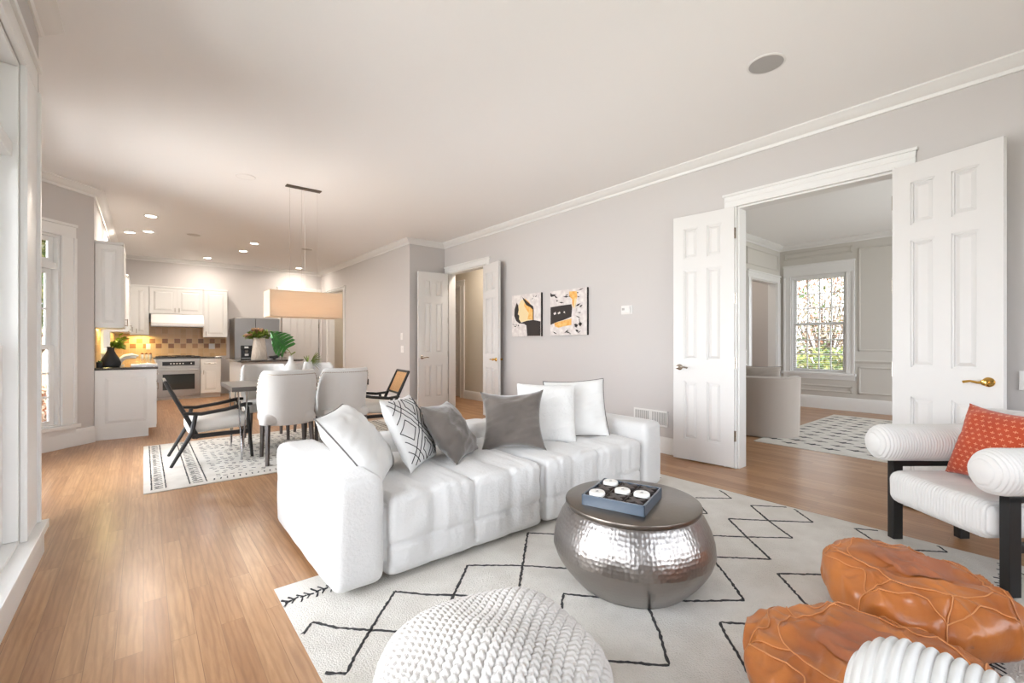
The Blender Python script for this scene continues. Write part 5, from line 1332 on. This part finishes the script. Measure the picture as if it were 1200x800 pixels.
# vases on the table
c = thing('vase', 'pale bottle-shaped ceramic vase holding a big split leaf on the dining table', 'vase', (1.27, 5.42, TT))
g = G(); g.lathe([(0, 0), (0.088, 0), (0.092, 0.008), (0.085, 0.07), (0.066, 0.165), (0.058, 0.18), (0.032, 0.215), (0.020, 0.26), (0.022, 0.285), (0.017, 0.285), (0.015, 0.25), (0, 0.24)], 32); g.build('body', CERW, c)
g = G()
def monstera(g, M, L=0.24, Wd=0.21):
    n = 9; vs = []
    # two halves cut into lobes
    for sd in (-1, 1):
        for k in range(7):
            t0 = k / 7; t1 = (k + 0.72) / 7; tm = (t0 + t1) / 2
            def wd(t): return Wd / 2 * (math.sin(math.pi * (0.12 + 0.88 * t) ** 0.8) ** 0.75 + 0.02)
            b0, b1 = Vector((0, 0, L * t0)), Vector((0, 0, L * (k + 1) / 7))
            o0 = Vector((sd * wd(t0), -0.03 * abs(math.sin(3 * t0)), L * t0 - 0.03 + 0.02 * k / 7)); o1 = Vector((sd * wd(t1) * .98, -0.02, L * t1 - 0.02)); om = Vector((sd * wd(tm) * 1.08, -0.035, L * tm - 0.03))
            m0 = b0.lerp(o0, 0.45) + Vector((0, 0.012, 0)); m1 = b1.lerp(o1, 0.45) + Vector((0, 0.012, 0))
            q = [b0, b1, m1, m0, o1, om, o0]; q = [tuple(v) for v in q] + [(v.x, v.y + 0.0015, v.z) for v in q]
            fs = [(0, 1, 2, 3), (3, 2, 4, 5, 6)]; fs += [tuple(i + 7 for i in f[::-1]) for f in fs]
            g.add(q, fs, M)
    g.tube([(0, -0.002, -0.02), (0, -0.002, L * 0.97)], 0.002, 5, M=M)
monstera(g, T(-0.045, 0, 0.36) @ RZ(R(15)) @ RY(R(-46)) @ RX(R(12)), 0.29, 0.25); g.build('leaf', LEAF, c, smooth=False)
g = G(); g.tube([(0, 0, 0.25), (0.0, 0, 0.31), (-0.02, 0, 0.345), (-0.055, 0, 0.37)], 0.0035, 6); g.tube([(0, 0, 0.30), (0.03, 0, 0.32), (0.045, 0.0, 0.33)], 0.006, 6); g.build('stem', LEAF_OL, c)
c = thing('vase', 'squat pale ceramic vase with a small palm-like sprig on the dining table', 'vase', (1.47, 5.50, TT))
g = G(); g.lathe([(0, 0), (0.074, 0), (0.078, 0.008), (0.066, 0.09), (0.050, 0.185), (0.042, 0.20), (0.046, 0.215), (0.040, 0.215), (0.036, 0.19), (0, 0.18)], 32); g.build('body', CERW, c)
g = G(); rnd = random.Random(3)
for i in range(17):
    a = R(-70 + 130 * i / 16); leafblade(g, (0.02 + 0.0015 * i, 0, 0.205 + 0.002 * i), (math.cos(a) * 1.0, -0.15 + rnd.uniform(-.3, .3), math.sin(a) * .8 + .35), 0.13, 0.013, 0.15, twist=0.6)
for i in range(6): leafblade(g, (0.0, 0, 0.20), (rnd.uniform(-.5, .3), rnd.uniform(-.5, .5), 1), 0.10, 0.012, 0.1, twist=0.6)
g.build('leaf', LEAF_OL, c)

# ================================================================== WALL PICTURES
def picture(label, yc, zc, w_, h_, layers, seed):
    c = thing('wall_picture', label, 'picture', (W, yc, zc), R(-90))     # local x -> -Y, front -> -x world
    g = G(); g.box((-w_ / 2, -0.035, -h_ / 2), (w_ / 2, 0, h_ / 2)); g.build('canvas', CANVAS_EDGE, c, smooth=False)
    g = G(); y = -0.0352
    g.poly([(-w_ / 2, -h_ / 2), (w_ / 2, -h_ / 2), (w_ / 2, h_ / 2), (-w_ / 2, h_ / 2)], y - 0.0004, y, None, A_WHITE)
    for k, (m, pts) in enumerate(layers):
        yy = y - 0.0005 - 0.00035 * k; g.poly([((u - .5) * w_, (v - .5) * h_) for u, v in pts], yy - 0.0003, yy, None, m)
    g.build('painting', None, c, smooth=False)
def scribbles(seed, n, box_, m=A_BLACK, s=(0.03, 0.09), th=(0.008, 0.025)):
    rnd = random.Random(seed); out = []
    for _ in range(n):
        u = rnd.uniform(box_[0], box_[2]); v = rnd.uniform(box_[1], box_[3]); L = rnd.uniform(*s); a = rnd.uniform(-.6, .6) + (1.3 if rnd.random() < .25 else 0); t = rnd.uniform(*th)
        du, dv = math.cos(a) * L, math.sin(a) * L; out.append((m, [(u, v), (u + du * .5, v + dv * .5 - t), (u + du, v + dv), (u + du * .5, v + dv * .5 + t * .6)]))
    return out
picture('abstract canvas with black crescent, gold centre and dark block, left of its pair', 4.818, 1.556, 0.627, 0.604,
        [(A_CREAM, [(.22, .70), (.32, .86), (.48, .90), (.62, .80), (.72, .62), (.72, .40), (.50, .36), (.30, .34), (.24, .44)]),
         (A_GOLD, [(.48, .90), (.62, .80), (.74, .66), (.74, .38), (.56, .40), (.60, .55), (.50, .66), (.44, .74)]),
         (A_BLACK, [(.18, .82), (.10, .66), (.09, .50), (.16, .38), (.28, .31), (.34, .33), (.26, .42), (.27, .50), (.22, .54), (.25, .64), (.23, .76)]),
         (A_BLACK, [(.38, .94), (.50, .86), (.64, .76), (.75, .70), (.77, .62), (.77, .36), (.74, .36), (.74, .62), (.66, .68), (.52, .74), (.42, .86)]),
         (A_BLACK, [(.28, .32), (.54, .37), (.76, .38), (.99, .34), (.99, .01), (.55, .01), (.52, .26), (.44, .30)]),
         (A_WHITE, [(.10, .27), (.50, .26), (.50, .02), (.12, .02)])] + scribbles(3, 5, (.02, .25, .25, .32)) + scribbles(5, 4, (.70, .80, .90, .95), s=(.03, .06)), 1)
picture('abstract canvas with dark block and gold drip on white, right of its pair', 3.999, 1.557, 0.644, 0.590,
        [(A_BLACK, [(.01, .64), (.30, .66), (.60, .67), (.62, .60), (.60, .40), (.40, .34), (.20, .30), (.01, .24)]),
         (A_GOLD, [(.12, .28), (.40, .33), (.60, .36), (.60, .22), (.40, .20), (.24, .17), (.14, .20)]),
         (A_GOLD, [(.54, .95), (.74, .94), (.76, .82), (.70, .70), (.66, .58), (.62, .66), (.62, .78), (.54, .84)]),
         (A_CREAM, [(.70, .82), (.74, .72), (.68, .56), (.66, .62), (.68, .74)]),
         (A_BLACK, [(.01, .97), (.06, .93), (.16, .92), (.14, .89), (.04, .87), (.01, .89)]),
         (A_WHITE, [(.10, .50), (.16, .53), (.18, .48), (.12, .46)]), (A_WHITE, [(.22, .50), (.28, .53), (.30, .49), (.24, .47)]), (A_WHITE, [(.38, .51), (.42, .53), (.43, .48)])]
        + scribbles(11, 10, (.04, .72, .78, .95), s=(.05, .18), th=(.01, .03)) + scribbles(13, 6, (.70, .35, .82, .66), s=(.08, .16), th=(.01, .03)) + scribbles(17, 5, (.04, .03, .8, .10), s=(.06, .15)) + scribbles(19, 6, (.66, .08, .86, .28), s=(.07, .13), th=(.03, .06)), 2)

# ================================================================== NEXT ROOM
c = thing('tub_chair', 'grey barrel armchair seen from behind in the next room', 'armchair', (6.20, 2.40, 0.013), R(15))      # opens towards +x
g = G()
def tub(a, b_):
    th = R(180) + (a - 0.5) * R(250); ro, ri = 0.40, 0.30
    if b_ < .45: t = b_ / .45; return (math.cos(th) * (ro - .015 * (1 - t)), math.sin(th) * (ro - .015 * (1 - t)), 0.0 + t * 0.72)
    if b_ < .55: t = (b_ - .45) / .1; r_ = ro + (ri - ro) * t; return (math.cos(th) * r_, math.sin(th) * r_, 0.72 + .02 * math.sin(math.pi * t))
    t = (b_ - .55) / .45; return (math.cos(th) * ri, math.sin(th) * ri, 0.72 * (1 - t))
TUBF = mat('warm_grey_velvet', srgb(172, 162, 152), .85, sheen=.4)
g.grid(tub, 64, 41)
for a in (0, 1): g.add([tub(a, k / 40) for k in range(41)], [tuple(range(41))])
g.build('backrest', TUBF, c, weld=True, angle=60)
g = G(); g.lathe([(0, 0.02), (0.29, 0.02), (0.295, 0.40), (0.27, 0.44), (0, 0.45)], 40); g.build('seat', TUBF, c)
pillow('throw_pillow', 'small grey pillow with dark edging in the barrel armchair', (6.25, 2.45, 0.55), R(-75), R(8), 0.44, 0.31, 0.12, TUBF, 21, 0, PIPE, .08, .004)
c = thing('side_table', 'small white side table under the ornate candlestick in the next room', 'side table', (7.15, 3.08, 0))
g = G(); g.lathe([(0, 0.62), (0.19, 0.62), (0.20, 0.635), (0.19, 0.65), (0, 0.65)], 32); g.build('top', TRIM, c)
g = G(); g.lathe([(0, 0), (0.15, 0), (0.14, 0.02), (0.03, 0.05), (0.025, 0.3), (0.04, 0.34), (0.025, 0.38), (0.03, 0.62), (0, 0.62)], 24); g.build('pedestal', TRIM, c)
c = thing('candlestick', 'white ornate candlestick on the small side table in the next room', 'candlestick', (7.16, 3.08, 0.65))
g = G(); g.lathe([(0, 0), (0.07, 0), (0.075, 0.015), (0.04, 0.03), (0.05, 0.07), (0.03, 0.10), (0.035, 0.13), (0.085, 0.16), (0.05, 0.185), (0.03, 0.21), (0.025, 0.29), (0.045, 0.31), (0.03, 0.33), (0.045, 0.37), (0.05, 0.39), (0, 0.39)], 24); g.build('stick', WHITEC, c)
g = G(); g.lathe([(0, 0.39), (0.02, 0.39), (0.02, 0.47), (0, 0.475)], 16); g.build('candle', BLACKV, c)
for (x_, y_, e_, lab) in ((4.80, 6.6, 15, 'unseen round ceiling light added to brighten the small hall'), (4.25, 10.95, 12, 'unseen round ceiling light added in the pantry'), (8.6, 4.3, 8, 'unseen round ceiling light added in the side passage')):
    c = thing('added_ceiling_light', lab, 'ceiling light', (x_, y_, CZ))
    g = G(); g.lathe([(0, 0), (0.10, 0), (0.10, -0.02), (0, -0.022)], 28); g.build('base', NICKEL, c)
    d = bpy.data.lights.new('added_fill_lamp', 'AREA'); d.shape = 'DISK'; d.size = 0.24; d.energy = e_; d.color = (1.0, 0.90, 0.78)
    o = bpy.data.objects.new('added_fill_lamp', d); COL.objects.link(o); o.location = (x_, y_, CZ - 0.03)  # unseen lamps added to brighten the hall, pantry and passage
# pantry shelves
c = thing('shelving_unit', 'white open pantry shelves past the kitchen doorway', 'shelves', (4.70, 10.95, 0))
g = G()
for sy in (-0.95, 0.0, 0.95): g.box((-0.2, sy - 0.012, 0), (0.19, sy + 0.012, 2.3))
g.box((0.17, -0.95, 0), (0.19, 0.95, 2.3)); g.build('frame', CAB, c, smooth=False)
for zz in (0.3, 0.75, 1.12, 1.5, 1.9, 2.28):
    g = G(); g.box((-0.2, -0.938, zz), (0.168, 0.938, zz + 0.022)); g.build('shelf', CAB, c, smooth=False)
first = None
for k, (y_, z_, lab) in enumerate(((10.55, 0.775, 'dark storage box on the lower pantry shelf'), (10.75, 1.145, 'dark storage box on the middle pantry shelf'))):
    if first is None:
        first = thing('storage_box', lab, 'box', (4.70, y_, z_), 0, 'storage boxes in the pantry')
        g = G(); g.box((-.15, -.15, 0), (.15, .15, .2)); g.build('body', BLACKM, first, smooth=False, bevel=.004)
        g = G(); g.box((-.155, -.155, .2), (.155, .155, .235)); g.build('lid', GREYPL, first, smooth=False, bevel=.004)
    else: q = copy_tree(first); q.location = (4.70, y_, z_); q['label'] = lab

# ================================================================== OUTDOORS
g = G(); g.box((-30, -30, -0.5), (40, 40, -0.4)); struct(g.build('ground', mat('lawn', srgb(128, 126, 84), 1.0, var=(srgb(164, 150, 108), 1.5)), smooth=False))
LG = [mat('shrub_green', srgb(96, 122, 62), .6), mat('shrub_lime', srgb(166, 168, 84), .6), mat('shrub_russet', srgb(176, 120, 84), .7), mat('shrub_pale', srgb(196, 180, 160), .7)]
BARK = mat('bark', srgb(120, 100, 84), .9)
def bush(name, label, cat, c0, rad, n, ls, mi, seed, trunk=0.0, branches=14):
    root = thing(name, label, cat, c0); rnd = random.Random(seed); g = G(); gb = G()
    cz = trunk + rad[2]
    for i in range(branches):
        a = rnd.uniform(0, 6.28); e = rnd.uniform(.2, 1.4); d = Vector((math.cos(a) * math.cos(e) * rad[0], math.sin(a) * math.cos(e) * rad[1], math.sin(e) * rad[2] * 1.1))
        p0 = Vector((0, 0, trunk * rnd.uniform(.5, 1))); gb.tube([p0, p0 + d * .5 + Vector((0, 0, .1)), p0 + d * 1.1 + Vector((0, 0, .3))], [.03, .018, .006], 5)
    gb.tube([(0, 0, 0), (0, 0, trunk + rad[2] * .6)], [.09, .04], 7)
    for i in range(n):
        while True:
            q = Vector((rnd.uniform(-1, 1), rnd.uniform(-1, 1), rnd.uniform(-1, 1)))
            if .35 < q.length < 1: break
        p = Vector((q.x * rad[0], q.y * rad[1], q.z * rad[2] + cz)); d = Vector((rnd.uniform(-1, 1), rnd.uniform(-1, 1), rnd.uniform(-1, .6)))
        leafblade(g, p, d, ls * rnd.uniform(.6, 1.3), ls * rnd.uniform(.35, .6), .2, m=LG[mi[rnd.randrange(len(mi))]], twist=rnd.uniform(-1.5, 1.5), n=2)
    g.build('foliage', None, root, smooth=False); gb.build('branches', BARK, root)
GZ = -0.4
bush('shrub', 'green and lime shrub low outside the next room window', 'shrub', (12.2, 3.3, GZ), (1.2, 1.3, 0.75), 2600, .12, [0, 1, 0, 1], 1)
bush('shrub', 'yellowing shrub at the left outside the next room window', 'shrub', (13.0, 5.6, GZ), (1.0, 1.0, 1.2), 2000, .12, [1, 2, 0, 1], 2)
bush('tree', 'bare pinkish tree behind the shrubs outside the next room window', 'tree', (15.9, 4.5, GZ), (1.4, 2.4, 2.4), 9000, .12, [3, 3, 3, 2, 3, 0], 3, 0.6, 60)
bush('tree', 'green tree outside the far bay window', 'tree', (-1.7, 11.0, GZ), (1.1, 1.4, 1.5), 5000, .13, [0, 0, 1], 4, 1.6)
bush('shrub', 'russet shrub low outside the far bay window', 'shrub', (-1.35, 9.6, GZ), (0.5, 0.8, 0.5), 900, .09, [2, 2, 3], 5)
c = thing('garden_fence', 'pale timber garden fence outside the bay window', 'fence', (-2.0, 14.6, GZ))
g = G()
for i in range(26): g.box((-2.5 + i * .2, 0, 0), (-2.31 + i * .2, .02, 1.9))
g.build('boards', mat('pale_timber', srgb(205, 184, 160), .8), c, smooth=False)
for i in range(4):
    g = G(); g.box((-2.5 + i * 1.6, .02, 0), (-2.4 + i * 1.6, .12, 2.0)); g.build('post', mat('pale_timber', srgb(205, 184, 160), .8), c, smooth=False)
